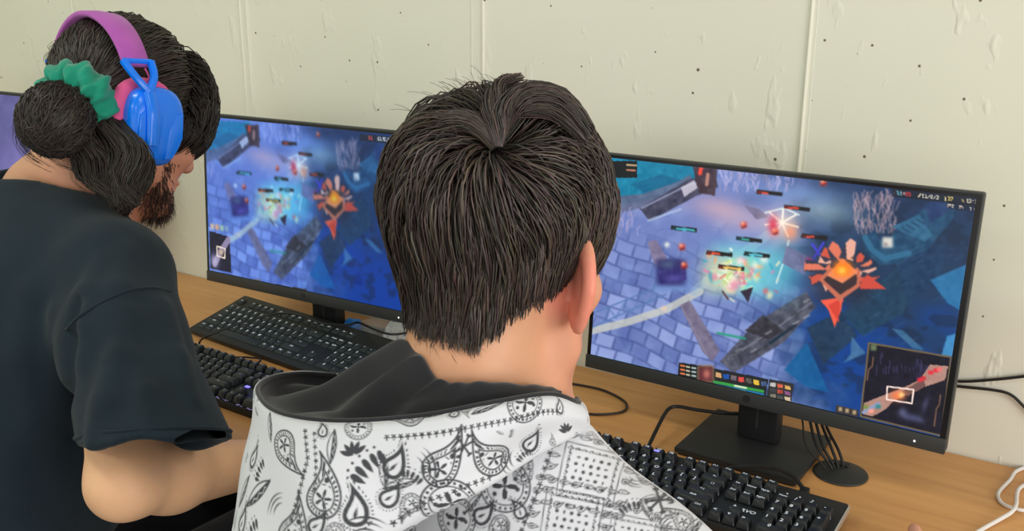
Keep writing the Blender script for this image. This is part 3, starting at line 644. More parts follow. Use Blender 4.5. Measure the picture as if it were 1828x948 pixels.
# ================================================================== KEYBOARDS
_tx = {}
def text_mesh(s, size):
    if s not in _tx:
        c = bpy.data.curves.new('t', 'FONT'); c.body = s; c.size = 1; c.align_x = 'CENTER'; c.align_y = 'CENTER'; c.resolution_u = 2; c.offset = .022
        o = bpy.data.objects.new('t', c); COL.objects.link(o); bpy.context.view_layer.update()
        me = bpy.data.meshes.new_from_object(o.evaluated_get(bpy.context.evaluated_depsgraph_get()))
        _tx[s] = ([tuple(v.co) for v in me.vertices], [tuple(p.vertices) for p in me.polygons])
        bpy.data.objects.remove(o); bpy.data.curves.remove(c); bpy.data.meshes.remove(me)
    V, F = _tx[s]; return [(x*size, y*size, 0) for x, y, z in V], F
U1 = .01905
def layout(numpad=True):
    K = []      # x, y (in key units from the back left), width, height, legend
    K.append((0, 0, 1, 1, 'Esc'))
    for i in range(12): K.append((2 + i + .5*(i//4), 0, 1, 1, 'F%d' % (i+1)))
    for i, s in enumerate(('Prt', 'Scr', 'Pau')): K.append((15.25+i, 0, 1, 1, s))
    for i, s in enumerate('\\1234567890\'+'): K.append((i, 1.4, 1, 1, s))
    K.append((13, 1.4, 2, 1, '<-'))
    K.append((0, 2.4, 1.5, 1, 'Tab'))
    for i, s in enumerate('QWERTYUIOP[]'): K.append((1.5+i, 2.4, 1, 1, s))
    K.append((13.5, 2.4, 1.5, 1, '{ }'))
    K.append((0, 3.4, 1.75, 1, 'Caps'))
    for i, s in enumerate('ASDFGHJKL;"'): K.append((1.75+i, 3.4, 1, 1, s))
    K.append((12.75, 3.4, 2.25, 1, '<-|'))
    K.append((0, 4.4, 2.25, 1, 'Shift'))
    for i, s in enumerate('ZXCVBNM,.-'): K.append((2.25+i, 4.4, 1, 1, s))
    K.append((12.25, 4.4, 2.75, 1, 'Shift'))
    for x, s in ((0, 'Ctrl'), (1.25, 'Win'), (2.5, 'Alt')): K.append((x, 5.4, 1.25, 1, s))
    K.append((3.75, 5.4, 6.25, 1, ''))
    for x, s in ((10, 'Gr'), (11.25, 'Fn'), (12.5, 'Mn'), (13.75, 'Ctrl')): K.append((x, 5.4, 1.25, 1, s))
    for j, r in enumerate((('Ins', 'Home', 'PgUp'), ('Del', 'End', 'PgDn'))):
        for i, s in enumerate(r): K.append((15.25+i, 1.4+j, 1, 1, s))
    K += [(16.25, 4.4, 1, 1, '^'), (15.25, 5.4, 1, 1, '<'), (16.25, 5.4, 1, 1, 'v'), (17.25, 5.4, 1, 1, '>')]
    if numpad:
        for j, r in enumerate((('Num', '/', '*', '-'), ('7', '8', '9'), ('4', '5', '6'), ('1', '2', '3'))):
            for i, s in enumerate(r): K.append((18.5+i, 1.4+j, 1, 1, s))
        K += [(21.5, 2.4, 1, 2, '+'), (21.5, 4.4, 1, 2, 'Ent'), (18.5, 5.4, 2, 1, '0'), (20.5, 5.4, 1, 1, '.')]
    return K
def keyboard(label, loc, yaw, tilt, mech, legend_size, group, edge=None):
    t = thing('keyboard', label, 'keyboard', loc, yaw, group)
    w, dp = (.444, .134) if mech else (.452, .150)
    Rx = Matrix.Rotation(tilt, 4, 'X')                # pivot at the front edge; local y runs back from 0
    def fin(me): me.transform(Rx); return me
    th = .014 if mech else .011
    body = MB()
    body.box((0, dp/2, th/2 + .002), (w, dp, th), .003 if mech else .004, 2)
    link('case', fin(body.mesh('case')), M['kb_body'], t)
    fh = dp*math.sin(tilt)
    for s in (-1, 1):                                  # folding feet under the back edge
        MB().box((s*w*.38, dp*.9*math.cos(tilt), fh*.42), (.03, .008, max(fh*.86, .002))).build('foot', M['kb_body'], t)
    if edge:
        for s in (-1, 1): link('edge_strip', fin(MB().box((s*(w/2+.0012), dp/2, th*.6+.002), (.0024, dp-.004, th*.75), .0008, 1).mesh('edge_strip')), M['metal'], t)
    x0 = -11.25*U1; y0 = dp - (.010 if mech else .016); top = th + .002; meshes = {}; leg = MB()
    for (kx, ky, kw, kh, s) in layout():
        k = (kw, kh)
        if k not in meshes:
            sx, sy = kw*U1 - .0010, kh*U1 - .0010; b = MB()
            if mech: b.box((0, 0, .0062), (sx, sy, .0105), .0012, 1, None, ((sx-.0052)/sx, (sy-.0060)/sy, .0012))
            else: b.box((0, 0, .0012), (sx-.001, sy-.001, .0034), .0008, 1, None, ((sx-.003)/sx, (sy-.003)/sy))
            meshes[k] = b.mesh('keycap')
        cx, cy = x0 + (kx+kw/2)*U1, y0 - (ky+kh/2)*U1*(1 if mech else .98)
        o = link('keycap', meshes[k], M['key'] if mech else M['key_low'], t); o.matrix_local = Rx @ Matrix.Translation((cx, cy, top))
        if s and legend_size:
            Vt, F = text_mesh(s, legend_size*(1 if len(s) < 2 else (.75 if len(s) < 3 else .60)))
            zt = top + (.0117 if mech else .0031); off = (-.0022, .0030) if len(s) < 2 else (0, .0026)
            leg.poly([tuple(Rx @ Vector((cx + off[0] + v[0], cy + off[1] + v[1], zt))) for v in Vt], F)
    if legend_size: tag(link('key_print', leg.mesh('key_print', False), M['legend'], t), kind='stuff')
    else: leg.bm.free()
    return t, Rx, x0, y0, top
def place_back_right(px, py, z, yaw, w, dp):
    P = onz(px, py, z); return P[0] - (w/2)*math.cos(yaw) + dp*math.sin(yaw), P[1] - (w/2)*math.sin(yaw) - dp*math.cos(yaw)
kx, ky = place_back_right(1516, 899, .022, -.012, .444, .134)
kb, Rx, x0, y0, top = keyboard('black mechanical keyboard with chunky keys and white edge, in front of the paisley-hooded player', (kx, ky, TZ), -.012, .05, True, .0088, 'keyboards on the desk', True)
Vt, F = text_mesh('MARVO', .0098)
b = MB(); b.poly([tuple(Rx @ Vector((x0 + 17.02*U1 + v[0] + v[1]*.2, y0 - 4.10*U1 + v[1], top+.0012))) for v in Vt], F); o = b.build('badge_print', M['legend'], kb, False); o['label'] = 'white slanted lettering'
o = link('lit_key_light', MB().box((0, 0, 0), (.008, .004, .0006)).mesh('lit_key_light'), M['led_blue'], kb); o.matrix_local = Rx @ Matrix.Translation((x0 + 8.9*U1, y0 - .62*U1, top+.0117)); o['label'] = 'violet lit key top'
for i in range(3):
    o = link('lock_light', MB().lathe([(.0012, 0), (.0012, .0006)], 10).mesh('lock_light'), M['legend'], kb); o.matrix_local = Rx @ Matrix.Translation((x0 + (18.9+.9*i)*U1, y0 - .45*U1, top))
# the flat one pushed up on the stand of the other monitor
P0 = onz(433, 541, .046); P1 = onz(335, 588, .008)
yawk = -.085; kx, ky = onz(336, 588, .010)[:2] + .226*np.array([math.cos(yawk), math.sin(yawk)])
keyboard('flat black office keyboard with white letters, propped against the monitor stand', (kx, ky, TZ), yawk, .235, False, .0088, 'keyboards on the desk')
P0 = onz(412, 733, .003)
k2, Rx, x0, y0, top = keyboard('black mechanical keyboard with violet glow, under the arm of the t-shirt player', (-.968, P0[1]+.004, TZ), -.03, .05, True, .0045, 'keyboards on the desk')
gl = MB(); rng = np.random.default_rng(5)
for i in range(70):
    x = rng.uniform(-.215, .215); gl.box(tuple(Rx @ Vector((x, .0012 + rng.uniform(0, .004), .0166))), (rng.uniform(.001, .005), .0015, rng.uniform(.0006, .0015)))
o = gl.build('underglow', M['led_violet'], k2); o['label'] = 'speckled violet light under the front keys'
Pk = onz(443, 690, .030); v = Vector((Pk[0]+.968, Pk[1]-(P0[1]+.004), 0)); v.rotate(Matrix.Rotation(.03, 3, 'Z'))
o = link('lit_key_light', MB().box((0, 0, 0), (.010, .006, .002), .0008, 1).mesh('lit_key_light'), M['led_blue'], k2); o.matrix_local = Rx @ Matrix.Translation((v.x, v.y, top+.0121)); o['label'] = 'blue lit key'

# ================================================================== CABLES, CABLE OUTLET, BOTTLE
def cable(name, label, P, r, m, res=6, group=None):
    P = [np.asarray(p) for p in P]; c = P[0]; o = MB().tube([p - c for p in P], r, 8, res).build(name, m, None); o.location = c
    return tag(o, label, 'cable', group)
w_ = lambda x, y, z: V3(x, y, z + TZ)
Z = lambda pts, z: [onz(x, y, z if np.isscalar(z) else z[i]) for i, (x, y) in enumerate(pts)]
cable('cable', 'thin dark cable looping on the desk beside the face of the paisley-hooded player',
      [w_(-.50, -.012, .0025), w_(-.47, -.07, .0025), w_(-.44, -.13, .0025)] + Z([(960, 680), (1003, 683), (1027, 686), (1068, 694), (1096, 705), (1116, 718), (1118, 730), (1104, 737), (1068, 740), (1041, 738), (1000, 736)], .0025) + [w_(-.345, -.325, .0025)], .0021, M['cable_brown'])
cable('cable', 'black cable bending from the stand neck down behind the chunky keyboard',
      Z([(1344, 737), (1301, 738), (1246, 732), (1213, 726), (1197, 728), (1186, 740), (1172, 767), (1157, 798), (1150, 812)], [.035, .033, .034, .036, .035, .031, .02, .008, .005]), .0030, M['cable'])
cable('cable', 'thick black keyboard cable arching past the corner of the monitor stand',
      Z([(1433, 872), (1427, 863), (1416, 851), (1399, 841), (1372, 834), (1344, 832), (1320, 834), (1300, 836), (1270, 838)], [.016, .020, .024, .026, .026, .023, .018, .011, .006]), .0030, M['cable'])
MB().box((0, 0, 0), (.012, .016, .009), .002, 2).build('cable_plug', M['cable'], kb).matrix_local = Matrix.Translation(Vector(onz(1434, 876, .017)) - Vector(kb.location))
GC = onz(1500, 846, 0)
gr = thing('cable_outlet', 'round black plastic cable outlet in the desk, with monitor cables going in', 'cable outlet', tuple(GC))
prof = [(.0375, .0), (.0385, .0015), (.0375, .003), (.028, .0055), (.013, .009), (.0, .0095)]
MB().lathe(prof, 40).build('outlet_cap', M['black'], gr)
MB().box((-.006, .012, .0095), (.03, .012, .004), .001, 1).build('cable_slot', M['gloss_black'], gr)
tops = [(1432, 748, -.045), (1446, 752, -.05), (1456, 752, -.055), (1466, 754, -.05), (1474, 757, -.06)]
bots = [(1471, 833), (1484, 834), (1489, 832), (1496, 833), (1505, 832)]
nm = ('leftmost', 'second', 'middle', 'fourth', 'rightmost')
for i, ((x, y, dy), (bx, by)) in enumerate(zip(tops, bots)):
    a = at(x, y, 1.405); b = onz(bx, by, .010); up = at(x-14, y-60, 1.41)
    mid = (a+b)/2 + V3(.004*(i-2), -.006, -.004 + .003*(i % 2))
    cable('cable', 'black cable hanging from the monitor back into the desk outlet, %s of five' % nm[i], [up, a, mid, b, b - V3(0, 0, .012)], .0022 if i else .0014, M['cable'], 8, 'cables into the desk outlet')
cable('cable', 'upper of two thin black cables on the wall right of the wide monitor', [ony(1660, 675, -.006), ony(1715, 681, -.005), ony(1770, 678, -.005), ony(1828, 672, -.005), ony(1920, 660, -.005)], .0022, M['cable'])
cable('cable', 'lower of two thin black cables on the wall, dropping away at the right', [ony(1660, 683, -.006), ony(1712, 690, -.005), ony(1770, 696, -.005), ony(1803, 704, -.006), ony(1829, 727, -.006), ony(1870, 770, -.006)], .0022, M['cable'])
cable('cable', 'white cable curled on the bare desk at the right, crossing itself', Z([(1900, 815), (1850, 826), (1828, 835), (1812, 843), (1803, 857), (1785, 876), (1782, 888), (1791, 900), (1812, 908), (1830, 911), (1870, 906), (1890, 880), (1860, 860), (1832, 865), (1819, 873), (1815, 886), (1814, 901), (1806, 914), (1785, 927), (1748, 948), (1690, 985)], [.003]*10 + [.003, .003, .003, .004, .005, .006, .0085, .0085, .005, .003, .003]), .0027, M['cable_white'], 5)
cable('cable', 'thin black cable lying across the flat office keyboard and past the bottle',
      Z([(366, 640), (357, 628), (356, 612), (366, 602), (400, 588), (440, 574), (478, 564), (505, 559), (540, 564), (575, 577), (620, 580), (640, 576), (668, 588), (700, 597), (735, 592), (765, 583)], [.012, .004, .006, .030, .042, .050, .056, .062, .061, .056, .052, .050, .064, .066, .055, .040]) + [w_(-.655, -.075, .006), w_(-.60, -.045, .0025), w_(-.56, -.008, .0025)], .0021, M['cable'])
cable('cable', 'black cable curving behind the violet-glowing keyboard', Z([(352, 622), (376, 631), (410, 637), (440, 638), (462, 640), (466, 642), (459, 650), (450, 662)], [.01, .006, .006, .006, .008, .010, .014, .014]), .0018, M['cable'])
# bottle lying on its side
BA, BB = onz(622, 581, .034), onz(768, 615, .031)
bt = thing('plastic_bottle', 'clear plastic water bottle with blue cap lying on its side behind the flat keyboard', 'bottle', tuple(BA))
ax = nrm(BB - BA); Mq = Vector((0, 0, 1)).rotation_difference(Vector(ax)).to_matrix().to_4x4()
clear = mat('clear_plastic', L4(235, 240, 242), .12, .5, alpha=.24)
prof = [(.0105, .014), (.0115, .022), (.012, .026), (.017, .036), (.024, .050), (.0295, .066), (.0305, .080), (.0295, .09), (.0305, .10), (.0305, .165), (.0295, .172), (.0305, .18), (.029, .20), (.022, .207), (.004, .203)]
me = MB().lathe(prof, 40, Mq).mesh('bottle_body', True); link('bottle_body', me, clear, bt)
cp = MB().lathe([(.013, 0), (.0158, .001), (.016, .014), (.0154, .018)], 32, Mq); cp.lathe([(.0168, .018), (.0168, .021)], 32, Mq)
cp.build('cap', mat('blue_cap', L4(40, 132, 226), .3, coat=.3), bt)
lab = mat('paper_label', L4(214, 220, 222), .45); vv = coords(lab, (60, 60, 60)); lk(lab, ramp(lab, noise(lab, vv, 2.4, 3), [(.55, L4(222, 226, 226)), (.62, L4(176, 190, 204)), (.7, L4(120, 130, 140))]), bsdf(lab).inputs['Base Color'])
MB().lathe([(.0312, .108), (.0312, .162)], 40, Mq).build('label_wrap', lab, bt)

# ================================================================== PEOPLE: shared anatomy
def head_rot(psi, phi, rol=0):
    X = V3(math.cos(psi), -math.sin(psi), 0); Y0 = V3(math.sin(psi), math.cos(psi), 0); z = V3(0, 0, 1)
    Y = Y0*math.cos(phi) - z*math.sin(phi); Zv = z*math.cos(phi) + Y0*math.sin(phi)
    X, Zv = X*math.cos(rol) - Zv*math.sin(rol), Zv*math.cos(rol) + X*math.sin(rol)
    return np.stack([X, Y, Zv], 1)
def skull(p):
    d = ell(p, (0, -.012, .052), (.0745, .094, .082))
    d = smin(d, ell(p, (0, .045, .03), (.062, .048, .065)), .03)
    return d
def ear_sdf(p, s):
    a = .80 if s > 0 else .35; e1 = V3(s*math.cos(a), math.sin(a), 0); e2 = V3(s*math.sin(a), -math.cos(a), 0); e3 = V3(0, -.16, .987); e3 = e3/np.linalg.norm(e3)
    q = p - V3(s*(.083 if s > 0 else .077), -.014, .003).astype(np.float32); t = q @ e1.astype(np.float32); w = q @ e2.astype(np.float32); h = q @ e3.astype(np.float32)
    taper = 1 - .30*np.clip(-h/.03, 0, 1)                      # narrower towards the lobe
    d = np.sqrt((t/.0048)**2 + (w/(.0185*taper))**2 + (h/.0315)**2); d = (d - 1)*.0048
    k = np.sqrt((w/(.0170*taper))**2 + (h/.0290)**2); rim = np.sqrt(((k-1)*.019)**2 + (t+.0008)**2) - .0050
    d = smin(d, np.where(w > -.010, rim, .02), .005)
    conch = np.sqrt(((t-.008)/.007)**2 + ((w+.002)/.009)**2 + ((h+.003)/.016)**2); d = smax(d, -(conch-1)*.007, .004)
    lobe = np.sqrt(((t)/.0055)**2 + ((w+.004)/.009)**2 + ((h+.026)/.010)**2); d = smin(d, (lobe-1)*.0055, .004)
    return np.maximum(d, np.sqrt(np.einsum('ij,ij->i', q, q)) - .046)
def head_sdf(p):
    d = skull(p)
    d = smin(d, ell(p, (0, .048, -.035), (.057, .043, .062)), .03)
    for s in (-1, 1):
        d = smin(d, chain(p, [(s*.055, .0, -.012), (s*.051, .014, -.056), (s*.020, .076, -.090)], [.017, .018, .017], .015), .022)
        d = smin(d, ell(p, (s*.044, .062, -.016), (.020, .020, .017)), .02)
        d = smax(d, -ell(p, (s*.031, .104, .012), (.016, .014, .010)), .01)
        d = smin(d, ell(p, (s*.031, .084, .011), (.0125, .0125, .0125)), .003)
        d = smin(d, ell(p, (s*.0115, .104, -.026), (.008, .010, .007)), .006)
        d = smin(d, ear_sdf(p, s), .006)
    d = smin(d, ell(p, (0, .083, -.091), (.021, .016, .017)), .014)
    d = smin(d, ell(p, (0, .089, .031), (.050, .013, .011)), .014)
    d = smin(d, cone(p, (0, .092, .022), (0, .117, -.021), .008, .0115), .01)
    d = smin(d, ell(p, (0, .096, -.052), (.022, .009, .006)), .005)
    return smin(d, ell(p, (0, .094, -.0625), (.019, .009, .0072)), .005)
def hand_sdf(p, w, fd, nd, sd, curl=(.35, .45, .45), spread=.10, k=.008, thumb_in=.2, index=None):
    """w wrist, fd towards the fingers, nd palm side, sd thumb side"""
    w, fd, nd, sd = (np.asarray(x, float) for x in (w, fd, nd, sd))
    R = np.stack([sd, fd, nd], 1)
    d = ell(p, w + fd*.045, (.040, .052, .016), R)
    d = smin(d, cone(p, w - fd*.02, w + fd*.03, .026, .024), .02)
    for i, (off, L) in enumerate(((.030, .072), (.010, .080), (-.011, .074), (-.030, .058))):
        q = w + fd*(.083 - .004*abs(i-1)) + sd*off; dr = nrm(fd + sd*spread*(1.2 - i)*.6); a = 0; P = [w + fd*.05 + sd*off*.8, q]
        for c, f in zip(index if index and i == 0 else curl, (.45, .31, .24)):
            a += c; P.append(P[-1] + L*f*(dr*math.cos(a) + nd*math.sin(a)))
        d = smin(d, chain(p, P, [.011, .0098, .0090, .0082, .0076], .003), k if i == 0 else k*.6)
    t0 = w + fd*.022 + sd*.030; t1 = t0 + .034*nrm(fd*.75 + sd*.75 + nd*.3); t2 = t1 + .030*nrm(fd*1 + sd*thumb_in + nd*.35); t3 = t2 + .024*nrm(fd*1 - sd*.1 + nd*.3)
    return smin(d, chain(p, [w + fd*.02 + sd*.01, t0, t1, t2, t3], [.016, .0145, .0115, .0100, .0085], .004), .010)
def loc(p, O, R): return ((p - O.astype(np.float32)) @ R.astype(np.float32))
def grad(fn, P, e=.0015):
    g = np.stack([fn((P + np.eye(3)[i]*e).astype(np.float32)) - fn((P - np.eye(3)[i]*e).astype(np.float32)) for i in range(3)], -1); return nrm(g)
HC = V3(0, -.005, .042)              # centre of the cranium in head space
def radius_table(sdf, rmax=.17):
    """distance from HC to a surface as a function of unit directions"""
    TH, PH = np.meshgrid(np.linspace(-math.pi, math.pi, 181), np.linspace(0, math.pi, 91))
    D = np.stack([np.sin(PH)*np.cos(TH), np.sin(PH)*np.sin(TH), np.cos(PH)], -1).reshape(-1, 3); lo, hi = np.full(len(D), .04), np.full(len(D), rmax)
    for _ in range(20):
        m = (lo + hi)/2; ins = sdf((HC + D*m[:, None]).astype(np.float32)) < 0; lo = np.where(ins, m, lo); hi = np.where(ins, hi, m)
    TAB = lo.reshape(91, 181)
    def f(D):
        x = (np.arctan2(D[..., 1], D[..., 0]) + math.pi)/(2*math.pi)*180; y = np.arccos(np.clip(D[..., 2], -1, 1))/math.pi*90
        i = np.clip(x.astype(int), 0, 179); j = np.clip(y.astype(int), 0, 89); fx, fy = x-i, y-j
        return (TAB[j, i]*(1-fx) + TAB[j, i+1]*fx)*(1-fy) + (TAB[j+1, i]*(1-fx) + TAB[j+1, i+1]*fx)*fy
    return f
scalp_radius = radius_table(skull)
def strands_mesh(name, P, R, tint, sides=3, seed=0):
    """P (n,k,3) strand points, R (n,k) radii -> thin tapered tubes"""
    n, k, _ = P.shape; T = nrm(np.gradient(P, axis=1)); rng = np.random.default_rng(seed)
    ref = nrm(rng.normal(size=(n, 1, 3))); A = nrm(np.cross(T, ref)); Bn = np.cross(T, A); Vv = []
    for s in range(sides):
        a = 2*math.pi*s/sides; Vv.append(P + R[..., None]*(math.cos(a)*A + math.sin(a)*Bn))
    Vv = np.stack(Vv, 2).reshape(-1, 3)
    i = np.arange(n)[:, None, None]*k*sides; j = np.arange(k-1)[None, :, None]*sides; s = np.arange(sides)[None, None, :]; s2 = (s+1) % sides
    Q = np.stack([i+j+s, i+j+s2, i+j+sides+s2, i+j+sides+s], -1).reshape(-1, 4)
    C = np.repeat(tint[:, None, :], k*sides, 1).reshape(-1, 3)
    return Vv, Q, C
def merge(parts):
    V_, Q_, C_ = [], [], []; o = 0
    for v, q, c in parts: V_.append(v); Q_.append(np.asarray(q) + o); C_.append(c); o += len(v)
    return np.concatenate(V_), np.concatenate(Q_), np.concatenate(C_)
def flow(D, field, steps, ds):
    """walk unit directions over the sphere along a tangent field"""
    out = [D]
    for i in range(steps):
        t = field(D, i/steps); t = t - D*(t*D).sum(-1, keepdims=True); D = nrm(D + nrm(t)*ds[:, None]); out.append(D)
    return np.stack(out, 1)
def hair_material(name, rough=.42):
    m = tinted(name, rough, .55); return m
M['hair'] = hair_material('dark_hair')
def skin_material(name):
    m = tinted(name, .48, .4, sss=.12); v = coords(m); bump(m, noise(m, v, 420, 4, .6), .12, .0008)
    a = [n for n in m.node_tree.nodes if n.type == 'ATTRIBUTE'][0]
    mot = ramp(m, noise(m, v, 26, 4), [(.3, (.90, .86, .84, 1)), (.7, (1.06, 1.03, 1.02, 1))])
    lk(m, mixc(m, .6, a.outputs['Color'], mot, 'MULTIPLY'), bsdf(m).inputs['Base Color']); return m
M['skin'] = skin_material('skin')
def person(label, foot): return thing('person', label, 'person', foot)
def put(name, me, m, par):
    o = link(name, me, m, par); o.matrix_parent_inverse = Matrix.Translation(-par.location); return o
T3 = V3(0, 0, TZ)
def w3(x, y, z): return V3(x, y, z + TZ)
def trousers(par, hipL, hipR, kneeL, kneeR, m, shoe):
    def fn(p):
        d = ell(p, (hipL+hipR)/2 + V3(0, .02, .03), (.175, .13, .11))
        for h, k in ((hipL, kneeL), (hipR, kneeR)):
            d = smin(d, chain(p, [h, k, V3(k[0], k[1] - .03, .10)], [.095, .068, .058], .03), .04)
        return np.maximum(d, .075 - p[:, 2])
    c = (hipL+hipR)/2; v, q = mesh_sdf(fn, c - V3(.4, .3, c[2]-.02), c + V3(.4, .72, .25), .011, 16)
    put('trousers', raw_mesh('trousers', relax(v, q, 1), q), m, par)
    for k in (kneeL, kneeR):
        s = lambda p: smax(smin(ell(p, (k[0], k[1] + .05, .035), (.048, .13, .036)), cone(p, (k[0], k[1]-.035, .05), (k[0], k[1]-.035, .11), .05, .05), .02), -(p[:, 2] - .001), .004)
        v, q = mesh_sdf(s, (k[0]-.1, k[1]-.14, -.02), (k[0]+.1, k[1]+.22, .2), .009, 12); put('shoe', raw_mesh('shoe', v, q), shoe, par)
def stool(label, x, y, h):
    t = thing('stool', label, 'stool', (x, y, 0)); MB().lathe([(.165, h-.045), (.175, h-.035), (.175, h-.012), (.165, h), (.0, h)], 36).build('seat', M['steel'], t)
    for k in range(4):
        a = math.pi/4 + k*math.pi/2; MB().tube([(.13*math.cos(a), .13*math.sin(a), h-.045), (.18*math.cos(a), .18*math.sin(a), 0)], .011, 8, 1).build('leg', M['steel'], t)
SKIN = lin((214, 160, 128)); SKIN_PINK = lin((226, 150, 132)); SCALP = lin((30, 25, 23))

# ================================================================== PERSON IN THE BLACK T-SHIRT
HS1 = .95; R1 = head_rot(-.02, .46, .02); O1 = at(296, 236, 1.235) - R1[:, 0]*.078
C71 = w3(-.865, -.775, .425); S1R = at(208, 498, 1.125); S1L = w3(-1.06, -.735, .32)
E1 = at(222, 862, 1.005); W1 = w3(-.555, -.668, .075); E1L = w3(-1.17, -.86, .10); W1L = w3(-1.09, -.615, .055)
H1 = w3(-.86, -.985, -.20)
def h1w(x, y, z): return O1 + R1 @ V3(x, y, z)*HS1
p1 = person('person with tied-back dark hair and beard, black t-shirt and headset, leaning over the desk', (H1[0], H1[1], 0))
def body1(p):
    d = near(p, h1w(0, 0, .02), .16, lambda p: head_sdf(loc(p, O1, R1)/HS1)*HS1)
    d = smin(d, chain(p, [h1w(0, -.035, -.01), h1w(0, -.045, -.075), C71 + V3(0, .03, -.02)], [.058, .056, .064], .02), .02)
    d = smin(d, cone(p, h1w(0, .03, -.085), C71 + V3(.01, .07, -.07), .03, .05), .03)
    t = smin(cone(p, C71 + V3(0, .03, -.05), S1R + V3(-.02, .02, -.01), .055, .055), cone(p, C71 + V3(0, .03, -.05), S1L, .055, .055), .04)
    t = smin(t, ell(p, C71 + V3(.01, -.01, -.13), (.15, .09, .09)), .05); d = smin(d, t, .03)
    ar = chain(p, [S1R + V3(-.02, .01, -.02), E1, E1 + (W1-E1)*.25, W1], [.048, .036, .0385, .026], .02)
    ar = smin(ar, near(p, W1 + V3(0, .08, 0), .14, lambda p: hand_sdf(p, W1, nrm(V3(-.10, 1, -.22)), nrm(V3(0, -.25, -1)), nrm(V3(-1, -.1, 0)))), .012)
    al = chain(p, [S1L, E1L, W1L], [.048, .040, .026], .02); al = smin(al, near(p, W1L + V3(0, .08, 0), .14, lambda p: hand_sdf(p, W1L, nrm(V3(.15, 1, -.1)), V3(0, 0, -1), V3(1, -.15, 0))), .012)
    return smin(smin(d, ar, .02), al, .02)
v, q = mesh_sdf(body1, w3(-1.32, -1.16, -.16), w3(-.40, -.40, .74), .0030)
lc = loc(v.astype(np.float32), O1, R1)/HS1
hm = sstep(-.004, .008, np.where(lc[:, 1] < -.02, lc[:, 2] + .045, lc[:, 2] - .02 - .28*np.maximum(lc[:, 1]-.02, 0)))*(np.linalg.norm(lc - HC, axis=1) < .15)*(np.abs(lc[:, 0]) < .088)
hm *= 1 - sstep(.075, .085, lc[:, 1])*(lc[:, 2] < .07)
col = SKIN[None]*np.ones((len(v), 1)); pink = sstep(.18, .02, np.linalg.norm(lc - V3(.03, .03, -.04), axis=1))[:, None]; col = col*(1-.55*pink) + .55*pink*SKIN_PINK*.82
arm = sstep(.0, .2, np.linalg.norm(v - O1, axis=1) - .25)[:, None]; col = col*(1-arm) + arm*lin((238, 188, 148))
col = col*(1-hm[:, None]) + hm[:, None]*SCALP
me = raw_mesh('body', relax(v, q, 1, .4), q); set_col(me, col); put('body', me, M['skin'], p1)
# --- t-shirt
SLA = at(222, 620, 1.065); SLB = at(271, 776, 1.000); SLAX = nrm(SLB - SLA); HEMN = nrm(-_u + .06*_r - .24*_f)
def shirt_base(p):
    d = smin(cone(p, C71 + V3(0, .015, -.045), S1R + V3(-.02, .0, .0), .076, .066), cone(p, C71 + V3(0, .02, -.045), S1L, .074, .078), .05)
    d = smin(d, ell(p, C71 + V3(.02, -.05, -.24), (.195, .125, .25)), .06)
    d = smin(d, ell(p, H1 + V3(.0, .03, .16), (.18, .13, .27)), .08)
    d = smin(d, cone(p, C71 + V3(.09, -.07, -.14), H1 + V3(.09, -.02, .18), .105, .11), .05)
    sl = chain(p, [S1R, SLA, SLB + SLAX*.08], [.066, .064, .078], .03)
    sl = smax(sl, (p - SLB.astype(np.float32)) @ HEMN.astype(np.float32) - .013 - .003*np.sin((p[:, 0] + p[:, 1])*60), .004)
    d = smin(d, sl, .026)
    d = smin(d, cone(p, S1L, E1L + V3(.02, .02, .06), .074, .066), .03)
    return d
folds = []
def shirt(p):
    d = shirt_base(p)
    for (P, r, k) in folds:
        c = np.mean(P, 0); d = smin(d, near(p, c, max(np.linalg.norm(a-c) for a in P) + .04, lambda p: chain(p, P, r, .01)), k)
    for (P, r, k) in grooves:
        c = np.mean(P, 0); d = smax(d, -near(p, c, max(np.linalg.norm(a-c) for a in P) + .04, lambda p: chain(p, P, r, .01)), k)
    # openings: sleeve and collar
    d = smax(d, -cone(p, SLB - SLAX*.035, SLB + SLAX*.12, .046, .072), .004)
    d = smax(d, -chain(p, [h1w(0, -.045, -.06), C71 + V3(.0, .02, .035), C71 + V3(.02, .03, -.01)], [.072, .076, .060], .02), .006)
    return d
grooves = []
def crease(pts, r, k, sink, lst):
    P = [hit(shirt_base, x, y) for x, y in pts]; P = [a for a in P if a is not None]
    if len(P) > 1:
        P = [a + sink*nrm(a - CAM) for a in P]; lst.append((P, [r*.4] + [r]*(len(P)-2) + [r*.4], k))
crease([(185, 470), (155, 530), (146, 590), (150, 650)], .010, .02, .006, folds)          # ridge of cloth behind the shoulder
crease([(225, 450), (212, 520), (190, 590)], .009, .02, .006, folds)
crease([(225, 560), (215, 640), (190, 720), (165, 790)], .012, .016, .006, folds)
crease([(295, 545), (318, 640), (345, 720)], .008, .014, .005, folds)
crease([(240, 640), (260, 700), (262, 765)], .006, .012, .004, folds)
crease([(100, 560), (110, 700), (150, 820)], .012, .02, .006, folds)
crease([(60, 520), (45, 640), (60, 760)], .010, .03, .007, folds)
crease([(140, 540), (122, 610), (118, 690), (132, 780)], .008, .02, -.002, grooves)
v, q = mesh_sdf(shirt, w3(-1.36, -1.26, -.30), w3(-.42, -.56, .52), .0046)
M['tshirt'] = fabric('black_cotton', L4(26, 38, 47), L4(30, 43, 53), .92, 1600, .22, .08, 16)
def ridge_line(par, name, fn, pts, r, m, lift=.0005):
    P = [hit(fn, x, y) for x, y in pts]; P = [a - lift*nrm(a - CAM) for a in P if a is not None]
    return put(name, MB().tube(P, r, 6, 5).mesh(name, True), m, par)
ts = put('t_shirt', raw_mesh('t_shirt', relax(v, q, 2), q), M['tshirt'], p1)
def sub(name, me, m, par):
    o = link(name, me, m, par); o.matrix_parent_inverse = par.matrix_world.inverted() if False else Matrix.Translation(-p1.location); return o
bpy.context.view_layer.update()
